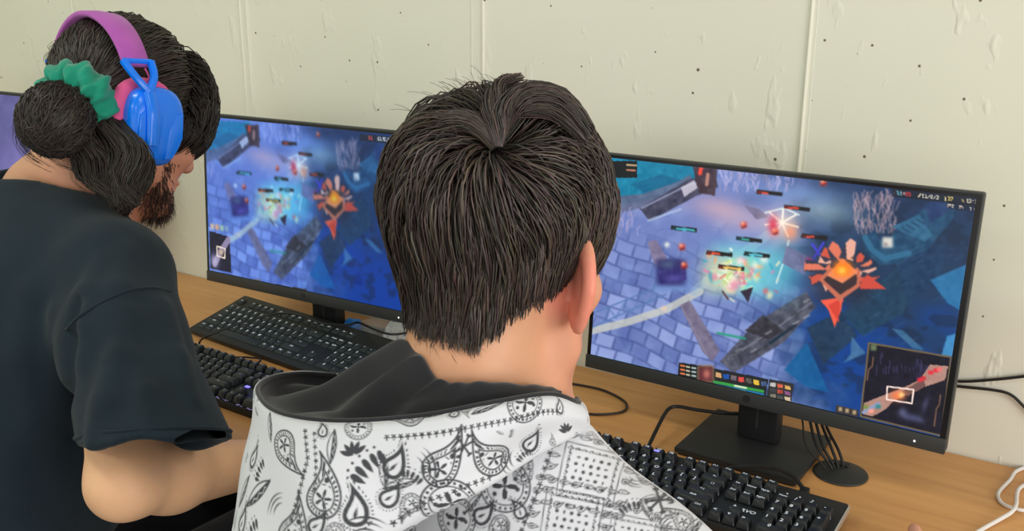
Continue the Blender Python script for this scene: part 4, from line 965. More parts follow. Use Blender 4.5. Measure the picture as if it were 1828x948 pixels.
def put2(name, me, m, par):
    """sub-part whose mesh is in world space"""
    o = link(name, me, m, par); o.matrix_parent_inverse = par.matrix_world.inverted(); return o
def line_on(par, name, fn, pts, r, m, lift=.0, res=5, flat=1):
    P = [hit(fn, x, y) for x, y in pts]; P = [a - lift*nrm(a - CAM) for a in P if a is not None]
    return put2(name, MB().tube(P, r, 6, res).mesh(name, True), m, par)
line_on(ts, 'sleeve_seam', shirt, [(118, 588), (140, 566), (170, 546), (205, 528), (240, 516), (275, 514), (305, 521)], .0016, M['tshirt'])
hemc = SLB + HEMN*.001; a_ = nrm(np.cross(HEMN, V3(0, 0, 1))); b_ = np.cross(HEMN, a_)
ring = []
for k in range(40):
    d_ = math.cos(k*math.pi/20)*a_ + math.sin(k*math.pi/20)*b_; lo_, hi_ = .03, .14
    for _ in range(24):
        mm = (lo_+hi_)/2
        if shirt_base((hemc + d_*mm)[None].astype(np.float32))[0] < 0: lo_ = mm
        else: hi_ = mm
    ring.append(hemc + d_*min(lo_, .095))
put2('sleeve_hem', MB().tube(ring, .0021, 6, 2, True).mesh('sleeve_hem', True), M['tshirt'], ts)
line_on(ts, 'collar_rib', shirt, [(-30, 300), (20, 303), (60, 310), (100, 320), (140, 332), (180, 350), (215, 368)], .0045, M['tshirt'])
trousers(p1, H1 + V3(-.1, 0, 0), H1 + V3(.1, 0, 0), w3(-.95, -.47, -.20), w3(-.77, -.47, -.20), fabric('dark_denim', L4(32, 36, 46), L4(40, 44, 54)), M['black'])
stool('grey metal stool under the player in the black t-shirt', H1[0], H1[1] + .02, TZ - .32)

# --- tied hair
rng = np.random.default_rng(11)
def fib(n):
    i = np.arange(n) + .5; ph = np.arccos(1 - 2*i/n); th = math.pi*(1 + 5**.5)*i
    return np.stack([np.cos(th)*np.sin(ph), np.sin(th)*np.sin(ph), np.cos(ph)], 1)
TIE = at(141, 186, 1.160); tieL = R1.T @ (TIE - O1)/HS1; tD = nrm(tieL - HC); tR = np.linalg.norm(tieL - HC)
def to_world1(Lp): return O1 + HS1*(Lp @ R1.T)
def hair_tint(n, base, var=.35):
    k = np.exp(rng.normal(0, var, n))[:, None]; return lin(base)[None]*k*(1 + .10*rng.normal(size=(n, 3)))
parts = []
D = nrm(fib(7400) + rng.normal(0, .01, (7400, 3))); rs = scalp_radius(D); P0 = HC + D*rs[:, None]
ok = np.where(P0[:, 1] < -.02, P0[:, 2] > -.05, P0[:, 2] > .012 + .45*np.maximum(P0[:, 1]-.02, 0)); D = D[ok]
rs = rs[ok]; P0 = P0[ok]; front = P0[:, 1] > .030
# back: combed towards the tie
Db, rb = D[~front], rs[~front]; nb = len(Db); K = 7; s = np.linspace(0, 1, K)
Db = np.repeat(Db, 2, 0); Db = nrm(Db + rng.normal(0, .04, Db.shape)); rb = scalp_radius(Db); nb = len(Db)
om = np.arccos(np.clip(Db @ tD, -1, 1))[:, None]; so = np.sin(np.maximum(om, 1e-3))
wv = rng.normal(0, .035, (nb, 1, 3))
P = []
lift = rng.uniform(.004, .021, nb)
tgt = tD + rng.normal(0, .05, (nb, 3))
for t in s:
    d = (np.sin((1-t)*om)*Db + np.sin(t*om)*nrm(tgt))/so; d = nrm(d + wv[:, 0]*math.sin(math.pi*t) + .02*np.sin(5*t + Db[:, :1]*40))
    r = scalp_radius(d); r = r + lift*math.sin(min(1, t*2.2 + .15)*math.pi/2)
    r = r*(1-t**6) + (t**6)*(tR + rng.uniform(-.004, .004, nb)); P.append(HC + d*r[:, None])
P = np.stack(P, 1); rad = np.full(P.shape[:2], .0010)*np.linspace(1, .8, K)
parts.append(strands_mesh('h', to_world1(P), rad, hair_tint(nb, (52, 44, 40)), 3, 1))
# front: falls forwards and down over the temple
Df = np.repeat(D[front], 2, 0); Df = nrm(Df + rng.normal(0, .03, Df.shape)); nf = len(Df); K = 7
side = np.sign(Df[:, 0] + .1)
def ff(d, t): return V3(0, .32, -1.0)[None]*(.5 + t) + np.stack([side*.75*(1-t), np.full(nf, .35*(1-t)), np.zeros(nf)], -1) + .12*np.sin(d*31 + t*3)
PD = flow(Df, ff, K-1, rng.uniform(.06, .145, nf)); lf = rng.uniform(.006, .028, nf)
Lp = np.stack([HC + PD[:, i]*(scalp_radius(PD[:, i]) + lf*min(1, .25 + i/3.)*(1 - .35*(i/(K-1))**3))[:, None] for i in range(K)], 1)
keepf = Lp[:, -1, 2] > -.022; Lp = Lp[keepf]
parts.append(strands_mesh('h', to_world1(Lp), np.full(Lp.shape[:2], .0011)*np.linspace(1, .5, K), hair_tint(len(Lp), (42, 35, 32)), 3, 2))
# bundles: bun, loose lock
def bundle(G, rad_m, n, wav=.004, freq=2.0, K=14, base=(50, 42, 38), r0=.0008, seed=0):
    g = smooth_path(G, 6); rg = np.random.default_rng(seed); sg = np.linspace(0, 1, len(g)); s = np.linspace(0, 1, K)
    C = np.stack([np.interp(s, sg, g[:, i]) for i in range(3)], -1); T = nrm(np.gradient(C, axis=0)); Rm = np.interp(s, np.linspace(0, 1, len(rad_m)), rad_m)
    A = nrm(np.cross(T, V3(.3, .2, 1))); Bv = np.cross(T, A); th = rg.uniform(0, 2*math.pi, n); rr = np.sqrt(rg.uniform(.12, 1, n)); tw = rg.normal(0, .5, n); ph = rg.uniform(0, 6.3, n)
    end = rg.uniform(.8, 1, n)
    P = []
    for k, t in enumerate(s):
        tt = t*end; c = np.stack([np.interp(tt, s, C[:, i]) for i in range(3)], -1); a = np.stack([np.interp(tt, s, A[:, i]) for i in range(3)], -1); b = np.stack([np.interp(tt, s, Bv[:, i]) for i in range(3)], -1)
        an = th + tw*t; R_ = np.interp(tt, s, Rm)*rr; off = R_*1; P.append(c + a*(np.cos(an)*off + wav*np.sin(freq*6.3*t + ph*.3 + th))[:, None] + b*(np.sin(an)*off + wav*np.cos(freq*6.3*t + th))[:, None])
    P = np.stack(P, 1); return strands_mesh('b', P, np.full(P.shape[:2], r0)*np.linspace(1, .6, K), hair_tint(n, base), 3, seed)
# bun: strands wrapped over an egg-shaped core
BC = at(102, 214, 1.132); bR = V3(.046, .040, .040); toT = nrm(TIE - BC)
nbn = 2300; dn = nrm(_r*(-.15) - _u*1.0 - _f*.2); PB = []
st = nrm(toT + rng.normal(0, .35, (nbn, 3))); en = nrm(dn*.9 - toT*.5 + rng.normal(0, .40, (nbn, 3))); mid = nrm(-toT*.55 + rng.normal(0, .75, (nbn, 3)) + _u*.2 - _f*.25)
for t in np.linspace(0, 1, 8):
    d = nrm(st*(1-t)**2 + 2*t*(1-t)*1.2*mid + en*t*t); PB.append(BC + d*(.041 + .004*np.sin(mid[:, :1]*9) + rng.normal(0, .0008, (nbn, 1))))
PB = np.stack(PB, 1); parts.append(strands_mesh('b', PB, np.full(PB.shape[:2], .0009), hair_tint(nbn, (46, 38, 35)), 3, 5))
for i, G in enumerate(([(185, 205, 1.165), (205, 250, 1.15), (228, 300, 1.145), (222, 345, 1.13), (218, 378, 1.12)], [(170, 220, 1.16), (165, 268, 1.15), (185, 310, 1.145), (205, 345, 1.135), (232, 380, 1.13)],
                       [(195, 215, 1.165), (232, 262, 1.15), (240, 305, 1.135), (232, 345, 1.125), (240, 372, 1.125)], [(160, 215, 1.16), (150, 262, 1.155), (170, 300, 1.155), (196, 325, 1.15), (200, 345, 1.15)])):
    parts.append(bundle([at(*g) for g in G], [.016, .020, .021, .016, .006], 520, .0032, 1.6, 11, (52, 44, 40), .0009, 20+i))
wis = [[(70, 180, 1.12), (40, 200, 1.11), (45, 240, 1.11), (75, 290, 1.12)], [(60, 190, 1.12), (36, 225, 1.12), (55, 265, 1.12), (100, 300, 1.13)], [(120, 250, 1.13), (140, 290, 1.14), (150, 320, 1.14), (172, 345, 1.14)], [(90, 250, 1.11), (105, 275, 1.12), (140, 300, 1.14)], [(130, 70, 1.22), (105, 90, 1.23), (95, 120, 1.23)]]
for i, G in enumerate(wis): parts.append(bundle([at(*g) for g in G], [.004, .012, .013, .010], 26, .002, 1.2, 12, (40, 34, 32), .00035, 40+i))
core = mesh_sdf(lambda p: smin(smin(ell(p, BC, (.038, .038, .038)), cone(p, BC, TIE, .026, .03), .02), smin(cone(p, TIE, h1w(0, -.085, .0), .024, .03), chain(p, [at(180, 215, 1.175), at(195, 270, 1.165), at(215, 320, 1.15), at(222, 360, 1.14)], [.022, .024, .022, .010], .01), .01), .01), BC - .3, BC + .35, .006, 12)
parts.append((core[0], core[1], np.tile(SCALP*.6, (len(core[0]), 1))))
v, q, c = merge(parts); me = raw_mesh('hair', v, q); set_col(me, np.clip(c, 0, .5)); put('hair', me, M['hair'], p1)
# beard on cheek, jaw and chin
cand = nrm(np.random.default_rng(3).normal(size=(60000, 3))); cand = cand[(cand[:, 2] < -.15) & (cand[:, 1] > -.1)]
bc = V3(0, .03, -.02); lo_, hi_ = np.full(len(cand), .02), np.full(len(cand), .16)
for _ in range(18):
    m_ = (lo_+hi_)/2; ins = head_sdf((bc + cand*m_[:, None]).astype(np.float32)) < 0; lo_ = np.where(ins, m_, lo_); hi_ = np.where(ins, hi_, m_)
br = bc + cand*lo_[:, None]; g = grad(head_sdf, br)
dens = np.maximum(sstep(-.058, -.078, br[:, 2] + .25*(br[:, 1]-.05)), .5*sstep(.035, .015, np.abs(br[:, 1]-.022))*(br[:, 2] < .0)*(np.abs(br[:, 0]) > .04)) * (br[:, 1] > .0)
ok = np.random.default_rng(4).random(len(br)) < dens*.16; br, g = br[ok], g[ok]; n = len(br)
dr = nrm(g*.55 + V3(0, .25, -1.0) + rng.normal(0, .22, (n, 3))); Lb = rng.uniform(.006, .017, n)*sstep(.0, -.09, br[:, 2]).clip(.45)
Pb = np.stack([br + dr*(Lb*t)[:, None] + V3(0, -.1, -.25)*(Lb*t*t)[:, None] for t in (0, .33, .66, 1)], 1)
v, q, c = strands_mesh('bd', to_world1(Pb), np.full(Pb.shape[:2], .0006)*np.array([1, 1, .8, .3]), hair_tint(n, (62, 42, 33)), 3, 9)
me = raw_mesh('beard', v, q); set_col(me, c); put('beard', me, M['hair'], p1)
er = h1w(.083, -.008, -.033); put('earring', MB().tube([er + .005*np.array([0, math.cos(a), math.sin(a)]) for a in np.linspace(0, 6.28, 15)], .0009, 6, 1).mesh('earring'), mat('silver', L4(220, 220, 225), .2, metal=1), p1)
# scrunchie
axs = nrm((BC - TIE)*1.0 + _f*-.02); u_ = nrm(np.cross(axs, _u)); v_ = np.cross(axs, u_); NR, NT = 120, 22; Vs = []
SCC = TIE + axs*.002 + _u*.002
for i in range(NR):
    a = 2*math.pi*i/NR; ruf = 1 + .16*math.sin(9*a + .7) + .10*math.sin(17*a + 2) + .06*math.sin(31*a)
    e_ = math.cos(a)*u_ + math.sin(a)*v_
    for j in range(NT):
        b = 2*math.pi*j/NT; rt = 0.0185*(1 + .16*math.sin(3*b + 11*a) + .06*math.sin(5*b - 23*a))*ruf**.5
        Vs.append(SCC + e_*(.033 + .004*(ruf-1) + rt*.92*math.cos(b)) + axs*(rt*1.12*math.sin(b)))
Q = [(i*NT+j, i*NT+(j+1) % NT, ((i+1) % NR)*NT+(j+1) % NT, ((i+1) % NR)*NT+j) for i in range(NR) for j in range(NT)]
so = link('hair_scrunchie', raw_mesh('hair_scrunchie', np.array(Vs) - SCC, np.array(Q)[:, ::-1]), fabric('green_jersey', L4(18, 138, 112), L4(24, 150, 122), .75, 900, .2, .3)); so.location = SCC
tag(so, 'ruffled green fabric scrunchie around the bun', 'scrunchie')

# ================================================================== HEADSET
HSR = head_rot(.16, .10, -.05); HO = O1 - R1[:, 1]*np.array([1, 1, 0])*.038 + V3(0, 0, .021) + R1[:, 0]*.003
hs = thing('headset', 'bright blue over-ear headset with purple band and pink cushions', 'headset', tuple(HO))
hM = Matrix([list(HSR[i]) + [0] for i in range(3)] + [[0, 0, 0, 1]])
def hpart(mb, name, m, par=hs, smooth=None):
    me = mb.mesh(name, smooth); me.transform(hM); return link(name, me, m, par)
blue = mat('glossy_blue_shell', L4(0, 124, 255), .25, .5, coat=.2); pinkf = fabric('pink_foam', L4(220, 84, 142), L4(228, 96, 152), .85, 900)
purple = fabric('purple_band_cloth', L4(170, 84, 172), L4(186, 98, 184), .8, 1100)
# band: flat strap arching over the crown
nb_ = 40; ang = np.linspace(-1.16, 1.16, nb_); Vb = []
for a in ang:
    x, z = .108*math.sin(a)/math.sin(1.16)*.93, .060 + .064*(math.cos(a) - math.cos(1.16))/(1 - math.cos(1.16)); e = nrm(V3(math.sin(a), 0, math.cos(a)*1.0)); wd = .021 - .003*abs(a)
    for (dy, dh) in ((-wd, 0), (-wd*.9, .0035), (0, .0052), (wd*.9, .0035), (wd, 0), (wd*.9, -.0035), (-wd*.9, -.0035)): Vb.append(V3(x, dy - .006, z) + e*dh)
b = MB(); b.poly([tuple(v) for v in Vb], [(i*7+k, i*7+(k+1) % 7, (i+1)*7+(k+1) % 7, (i+1)*7+k) for i in range(nb_-1) for k in range(7)] + [tuple(range(7)), tuple((nb_-1)*7 + k for k in range(7))])
hpart(b, 'headband', purple, hs, True)
def squircle(w, h, n=36, p=2.9, cut=0):
    P = []
    for k in range(n):
        a = 2*math.pi*k/n; c, s_ = math.cos(a), math.sin(a); P.append((w*abs(c)**(2/p)*np.sign(c), h*abs(s_)**(2/p)*np.sign(s_)))
    return [(x*(1 - .20*sstep(.15, 1, -y/h)) , y) for x, y in P]
for s_ in (-1, 1):
    Mx = Matrix(((0, 0, s_, 0), (1, 0, 0, 0), (0, 1, 0, 0), (0, 0, 0, 1)))      # prism x,y,z -> head y,z,x
    Rc = Matrix.Rotation(.10*s_, 4, 'Z') @ Matrix.Rotation(-.10, 4, 'X')
    T_ = Matrix.Translation((s_*.0, .002, -.012))
    ring_ = squircle(.0345, .0455, 30)
    cu = MB().tube([tuple((T_ @ Rc @ Mx @ Vector((x - .004, y + .003, .087)))) for x, y in ring_], .0105, 10, 1, True); hpart(cu, 'ear_cushion', pinkf, hs, True)
    sh = MB(); o_ = squircle(.0375, .0485, 40)
    sh.prism(o_, .097, .106, T_ @ Rc @ Mx); lv = []
    for (f, z) in ((1, .106), (.985, .1105), (.93, .1145), (.80, .1185), (.55, .1205)): lv.append([(x*f, y*f, z) for x, y in o_])
    Vl = [tuple(T_ @ Rc @ Mx @ Vector(v)) for ring2 in lv for v in ring2]; n_ = len(o_)
    sh.poly(Vl, [(i*n_+k, i*n_+(k+1) % n_, (i+1)*n_+(k+1) % n_, (i+1)*n_+k) for i in range(len(lv)-1) for k in range(n_)] + [tuple((len(lv)-1)*n_+k for k in range(n_))])
    shell = hpart(sh, 'ear_cup', blue, hs)
    # faceted plate on the outside of the cup
    pl = MB(); pl.prism([(-.030, .012), (-.010, .030), (.003, .012), (-.004, -.040), (-.022, -.040), (-.031, -.015)], .1165, .1215, T_ @ Rc @ Mx, .0016, 2)
    pl.prism([(.018, .016), (.030, .020), (.031, -.012), (.018, -.038), (.006, -.040), (.012, -.004)], .1165, .1210, T_ @ Rc @ Mx, .0016, 2); hpart(pl, 'cup_facet', blue, shell)
    # forked yoke
    top_ = Vector((s_*.103, -.006, .062)); pts = lambda *L: [tuple(l) for l in L]
    yk = MB(); J = Vector((s_*.118, .000, .030))
    A1, A2 = top_ + Vector((0, -.0175, .004)), top_ + Vector((0, .0175, .004))
    ends = [tuple(J), (s_*.1245, .001, .008), (s_*.1255, .000, -.016), (s_*.1255, -.002, -.034)]
    yk.tube([tuple(A1), tuple(A1.lerp(J, .5) + Vector((s_*.003, -.003, 0))), tuple(J)], .0050, 8, 4); yk.tube([tuple(A2), tuple(A2.lerp(J, .5) + Vector((s_*.003, .004, 0))), tuple(J)], .0050, 8, 4); yk.tube([tuple(A1), tuple(A2)], .0034, 8, 1)
    yk.tube(ends, [.0075, .0078, .0080, .0078], 10, 5, False, .55, (s_, 0, 0)); hpart(yk, 'yoke', blue, hs)
    hpart(MB().tube([(s_*.104, .003, .058), (s_*.108, .006, .047), (s_*.106, .001, .040), (s_*.109, -.006, .034), (s_*.105, -.003, .028), (s_*.104, -.006, .020)], .0011, 6, 5), 'wire', pinkf, hs, True)

# ================================================================== PERSON IN THE PAISLEY HOODIE
HS2 = 1.0; R2 = head_rot(-.05, .14, .0); O2 = at(1046, 512, .768) - R2[:, 0]*.080
C72 = w3(-.098, -.872, .345); S2R = w3(.033, -.835, .204); S2L = w3(-.25, -.835, .204)
E2 = w3(.225, -.70, .045); W2 = w3(.226, -.452, .043); E2L = w3(-.40, -.70, .045); W2L = w3(-.255, -.50, .045)
H2 = w3(-.11, -.90, -.20)
def h2w(x, y, z): return O2 + R2 @ V3(x, y, z)
p2 = person('person seen from behind with short dark hair and a white paisley hoodie', (H2[0], H2[1], 0))
FD2 = nrm(V3(-.12, 1, -.03))
def body2(p):
    d = near(p, h2w(0, 0, .02), .16, lambda p: head_sdf(loc(p, O2, R2)))
    d = smin(d, chain(p, [h2w(0, -.030, -.01), h2w(0, -.040, -.075), C72 + V3(0, .035, .0)], [.057, .050, .058], .02), .02)
    d = smin(d, cone(p, h2w(0, .03, -.085), C72 + V3(0, .08, -.05), .03, .05), .03)
    t = smin(cone(p, C72 + V3(0, .03, -.05), S2R, .05, .045), cone(p, C72 + V3(0, .03, -.05), S2L, .05, .045), .04); t = smin(t, ell(p, C72 + V3(0, .02, -.14), (.14, .08, .09)), .05)
    d = smin(d, t, .03)
    ar = chain(p, [S2R, E2, W2], [.042, .036, .025], .02); ar = smin(ar, near(p, W2 + V3(0, .08, 0), .14, lambda p: hand_sdf(p, W2, FD2, V3(0, 0, -1), nrm(V3(-1, -.12, -.1)), (.30, .35, .3), .12, index=(.04, .10, .12))), .012)
    al = chain(p, [S2L, E2L, W2L], [.042, .036, .025], .02); al = smin(al, near(p, W2L + V3(0, .08, 0), .14, lambda p: hand_sdf(p, W2L, nrm(V3(.2, 1, .0)), V3(0, 0, -1), V3(1, -.2, 0), (.2, .3, .3))), .012)
    return smin(smin(d, ar, .02), al, .02)
v, q = mesh_sdf(body2, w3(-.56, -1.06, -.02), w3(.36, -.20, .72), .0029)
lc = loc(v.astype(np.float32), O2, R2)
cutx = -.037 + .030*sstep(.035, .062, lc[:, 0]) + .010*sstep(-.03, -.055, lc[:, 0])
hm = sstep(.002, .010, np.where(lc[:, 1] < -.02, lc[:, 2] - cutx, lc[:, 2] - .03 - .3*np.maximum(lc[:, 1]-.02, 0)))*(np.linalg.norm(lc - HC, axis=1) < .15)*(np.abs(lc[:, 0]) < .080)
hm *= 1 - sstep(.075, .085, lc[:, 1])*(lc[:, 2] < .07)
col = lin((210, 158, 124))[None]*np.ones((len(v), 1)); e_ = sstep(.05, .025, np.linalg.norm((lc - V3(.085, -.012, 0))*V3(1.2, 1, 1), axis=1))[:, None]; col = col*(1-.75*e_) + .75*e_*lin((228, 132, 116))
ck = sstep(.09, .02, np.linalg.norm(lc - V3(.055, .04, -.05), axis=1))[:, None]; col = col*(1-.5*ck) + .5*ck*lin((222, 144, 122))
hn = (v[:, 1] > -.46)[:, None]; col = np.where(hn, lin((226, 162, 138)), col); col = col*(1-hm[:, None]) + hm[:, None]*SCALP
me = raw_mesh('body', relax(v, q, 1, .4), q); set_col(me, col); put('body', me, M['skin'], p2)

# --- short hair growing from a crown whorl
rng = np.random.default_rng(21)
def to_world2(Lp): return O2 + Lp @ R2.T
c7l = R2.T @ (C72 + V3(0, .035, 0) - O2)
scalp2 = radius_table(lambda q: smin(skull(q), chain(q, [(0, -.030, -.01), (0, -.040, -.075), tuple(c7l)], [.057, .050, .058], .02), .02))
WH = nrm(R2.T @ (at(885, 235, .70) - O2) - HC)               # whorl direction
D = fib(19500); D = nrm(D + rng.normal(0, .010, D.shape)); rs = scalp2(D); P0 = HC + D*rs[:, None]
ok = np.where(P0[:, 1] < -.03, P0[:, 2] > -.046, np.where(P0[:, 1] < .02, P0[:, 2] > .020, P0[:, 2] > .03 + .4*(P0[:, 1]-.02))) & ((np.abs(P0[:, 0]) < .060) | (P0[:, 2] > .022) | (P0[:, 1] < -.045)); D = D[ok]
NCL = 1500; cl = nrm(fib(NCL) + rng.normal(0, .02, (NCL, 3))); idx = np.argmax(D @ cl.T, 1); cr = rng.normal(size=(NCL, 6))
n = len(D); K = 8; hgt = (HC + D*scalp2(D)[:, None])[:, 2]
def ff(d, t):
    away = d*1.0 - WH; away = away - d*(away*d).sum(-1, keepdims=True); away = nrm(away); sw = np.cross(d, away)
    down = V3(0, -.10, -1)[None]*np.ones_like(d); k = sstep(.03, .6, 1 - (d @ WH))[:, None]
    fwd = sstep(.2, .9, d[:, 2:3])*V3(.25, .8, -.1)*(d[:, 1:2] > -.5)
    return away*(1.25 - .8*k) + sw*.5*(1-k) + down*(.25 + .85*k) + fwd*.5 + .13*cr[idx, :3]
Ls = np.interp(hgt, [-.05, -.02, .03, .08, .13], [.014, .030, .056, .076, .085])*rng.uniform(.7, 1.12, n)*(1 + .10*cr[idx, 3])
PD = flow(D, ff, K-1, Ls/(K-1)/.105)
lay = rng.uniform(.25, 1.0, n)**.8; tip = np.clip(lay + .08*cr[idx, 4], .2, 1.12)
bump_ = .006*sstep(.80, 1.0, (D @ WH)); Lp = []
for i in range(K):
    s_ = i/(K-1); r = scalp2(PD[:, i]); z_ = (HC + PD[:, i]*r[:, None])[:, 2]; sd_ = sstep(.45, .9, np.abs(PD[:, i, 0]))
    th = np.interp(z_, [-.09, -.05, -.03, .0, .04, .09, .13], [.002, .005, .008, .011, .0155, .022, .024])*(1 - .45*sd_*sstep(.07, .0, z_))
    rise = math.sin(min(1, s_*1.9)*math.pi/2); fall = 1 - .12*max(0, s_-.6)/.4
    Lp.append(HC + PD[:, i]*(r + .001 + th*tip*rise*fall + bump_*math.sin(math.pi*min(1, s_*1.2)))[:, None])
Lp = np.stack(Lp, 1)
# cut along the nape: strands that would run below the hairline are shortened
cut = -.037 + .030*sstep(.035, .062, Lp[:, :, 0]) + .010*sstep(-.03, -.055, Lp[:, :, 0]) + .0035*rng.normal(size=(n, 1)) + .003*cr[idx, 3][:, None]
below = (Lp[:, :, 2] < cut) & (Lp[:, :, 1] < .0); fst = np.where(below.any(1), below.argmax(1), K-1); frac = np.maximum(fst, 1)/(K-1)
tq = np.linspace(0, 1, K)[None]*frac[:, None]*(K-1); i0 = np.clip(tq.astype(int), 0, K-2); fr = (tq - i0)[..., None]; ar = np.arange(n)[:, None]
Lp = Lp[ar, i0]*(1-fr) + Lp[ar, i0+1]*fr; kp = ~below[:, 1]; Lp, idx, n = Lp[kp], idx[kp], int(kp.sum())
cnt = np.bincount(idx, minlength=NCL); ctr = np.stack([np.stack([np.bincount(idx, Lp[:, i, c], NCL) for c in range(3)], -1)/np.maximum(cnt, 1)[:, None] for i in range(K)], 1)
pull = (np.linspace(0, 1, K)**1.5*.42)[None, :, None]; Lp = Lp*(1-pull) + ctr[idx]*pull
Lp += np.cumsum(rng.normal(0, .00022, Lp.shape), 1)
rad = np.full(Lp.shape[:2], .00074)*np.array([1, 1, 1, 1, .95, .85, .65, .3])
tint = hair_tint(n, (70, 60, 55), .26)*np.exp(.20*cr[idx, 5])[:, None]
parts = [strands_mesh('h', to_world2(Lp), rad, tint, 3, 1)]
# swept locks: curl to the right of the whorl, sweep to the left, temple tuft, nape point
for i, (Gp, rr, nn) in enumerate(([[(888, 262, .700), (893, 212, .700), (935, 178, .705), (1000, 188, .712), (1055, 250, .722)], [.004, .010, .014, .012, .006], 420],
        [[(884, 262, .702), (850, 222, .705), (800, 222, .718), (752, 272, .740), (738, 330, .752)], [.004, .009, .012, .011, .006], 380],
        [[(890, 255, .700), (880, 200, .702), (890, 165, .712), (935, 150, .725)], [.004, .008, .010, .008], 220],
        [[(770, 255, .79), (728, 285, .80), (706, 312, .80), (694, 334, .80)], [.012, .011, .008, .004], 200],
        [[(800, 520, .765), (778, 565, .768), (766, 598, .772), (762, 622, .776)], [.010, .008, .005, .002], 130])):
    parts.append(bundle([at(*g) for g in Gp], rr, nn, .0012, .8, 12, (70, 60, 55), .00062, 60+i))
# fly-aways at the crown and soft down on the nape
m_ = 80; d0 = nrm(WH + V3(-.25, .1, .45) + rng.normal(0, .22, (m_, 3))); up_ = nrm(d0 + V3(-.35, 0, .5) + rng.normal(0, .35, (m_, 3)))
b0 = HC + d0*(scalp_radius(d0) + .016)[:, None]; Lf = rng.uniform(.012, .036, m_)
P = np.stack([b0 + up_*(Lf*t)[:, None] + V3(-.25, .1, -.35)*(Lf*t*t)[:, None] for t in np.linspace(0, 1, 6)], 1)
parts.append(strands_mesh('f', to_world2(P), np.full(P.shape[:2], .00026)*np.linspace(1, .5, 6), hair_tint(m_, (56, 48, 44)), 3, 3))
m_ = 110; x_ = np.clip(rng.normal(.004, .016, m_), -.03, .03); z_ = -.040 - np.abs(rng.normal(0, .004, m_)); yb = np.full(m_, -.12)
base = to_world2(np.stack([x_, yb, z_], -1)); dirn = R2 @ V3(0, 1, 0)
for _ in range(24): base = base + dirn*np.clip(body2(base.astype(np.float32)), -.02, .02)[:, None]
gb = grad(body2, base); sw = nrm(np.stack([.9*np.tanh(x_*60) + .5, np.zeros(m_), -1 + 0*x_], -1) @ R2.T + gb*.15 + rng.normal(0, .25, (m_, 3))); Lf = rng.uniform(.004, .009, m_)
P = np.stack([base + sw*(Lf*t)[:, None] + V3(.3, 0, -.3)*(Lf*t*t)[:, None] for t in (0, .33, .66, 1)], 1)
parts.append(strands_mesh('f', P, np.full(P.shape[:2], .00011)*np.array([1, 1, .8, .4]), hair_tint(m_, (96, 70, 56)), 3, 4))
v, q, c = merge(parts); me = raw_mesh('hair', v, q); set_col(me, np.clip(c, 0, .5)); put('hair', me, M['hair'], p2)

# ================================================================== BANDANA PRINT (drawn in cloth space, metres)
def psdf(X, Y, P):
    P = np.asarray(P, float); q = np.stack([X, Y], -1); d = np.full(X.shape, 1e9); s = np.zeros(X.shape, bool)
    for A, B in zip(P, np.roll(P, -1, 0)):
        e = B - A; w = q - A; h = np.clip((w @ e)/max(e @ e, 1e-12), 0, 1); d = np.minimum(d, np.linalg.norm(w - h[..., None]*e, axis=-1))
        if A[1] != B[1]: s ^= ((A[1] > Y) != (B[1] > Y)) & (X < (B[0]-A[0])*(Y-A[1])/(B[1]-A[1]) + A[0])
    return np.where(s, -d, d)
_t = np.linspace(0, 2*math.pi, 40, endpoint=False)
PAIS = np.stack([np.cos(_t)*.92, .80*np.sin(_t)*np.sin(_t/2)**1.6], -1); PAIS[:, 1] += .62*np.clip(PAIS[:, 0] + .15, 0, 2)**2; PAIS[:, 1] -= .1
DROP = np.stack([np.cos(_t[::2]), .55*np.sin(_t[::2])*np.sin(_t[::2]/2)], -1)
LENS = np.concatenate([[(x, .30*(1-x*x)) for x in np.linspace(-1, 1, 12)], [(x, -.22*(1-x*x)) for x in np.linspace(1, -1, 12)[1:-1]]])
class Print:
    def __init__(s, w, h, px=.00055): s.px = px; s.nx, s.ny = int(w/px), int(h/px); s.I = np.zeros((s.ny, s.nx), np.float32)
    def draw(s, cx, cy, ang, size, fn, ext=1.35, flip=1):
        r = size*ext; x0, x1 = max(0, int((cx-r)/s.px)), min(s.nx, int((cx+r)/s.px)+2); y0, y1 = max(0, int((cy-r)/s.px)), min(s.ny, int((cy+r)/s.px)+2)
        if x1 <= x0 or y1 <= y0: return
        X, Y = np.meshgrid((np.arange(x0, x1)+.5)*s.px - cx, (np.arange(y0, y1)+.5)*s.px - cy); c, sn = math.cos(ang), math.sin(ang)
        a = fn((X*c + Y*sn)/size, flip*(-X*sn + Y*c)/size, s.px/size); s.I[y0:y1, x0:x1] = np.maximum(s.I[y0:y1, x0:x1], np.clip(a, 0, 1))
    def sample(s, U, V_):
        x = np.clip(U/s.px - .5, 0, s.nx-1.001); y = np.clip(V_/s.px - .5, 0, s.ny-1.001); i, j = x.astype(int), y.astype(int); fx, fy = x-i, y-j
        return (s.I[j, i]*(1-fx) + s.I[j, i+1]*fx)*(1-fy) + (s.I[j+1, i]*(1-fx) + s.I[j+1, i+1]*fx)*fy
def band(d, w, aa): return np.clip((w - np.abs(d))/aa + .5, 0, 1)
def fill(d, aa): return np.clip(-d/aa + .5, 0, 1)
def m_ring(X, Y, aa):
    d = psdf(X, Y, PAIS); th = np.arctan2(Y, X + .35); r = np.hypot(X + .38, Y + .08)
    a = np.maximum(band(d, .035, aa), band(d + .20, .028, aa)); a = np.maximum(a, band(d + .11, .05, aa)*(np.sin(26*th) > .1))
    f = fill(r - .30*(.55 + .45*np.cos(5*np.arctan2(Y + .08, X + .38))), aa)*(d < -.26); a = np.maximum(a, f); a = np.maximum(a, fill(np.hypot(X - .18, Y - .0) - .09, aa)*(d < -.2))
    return np.maximum(a, band(r - .42, .02, aa)*(d < -.26)*(np.sin(9*th) > -.4))
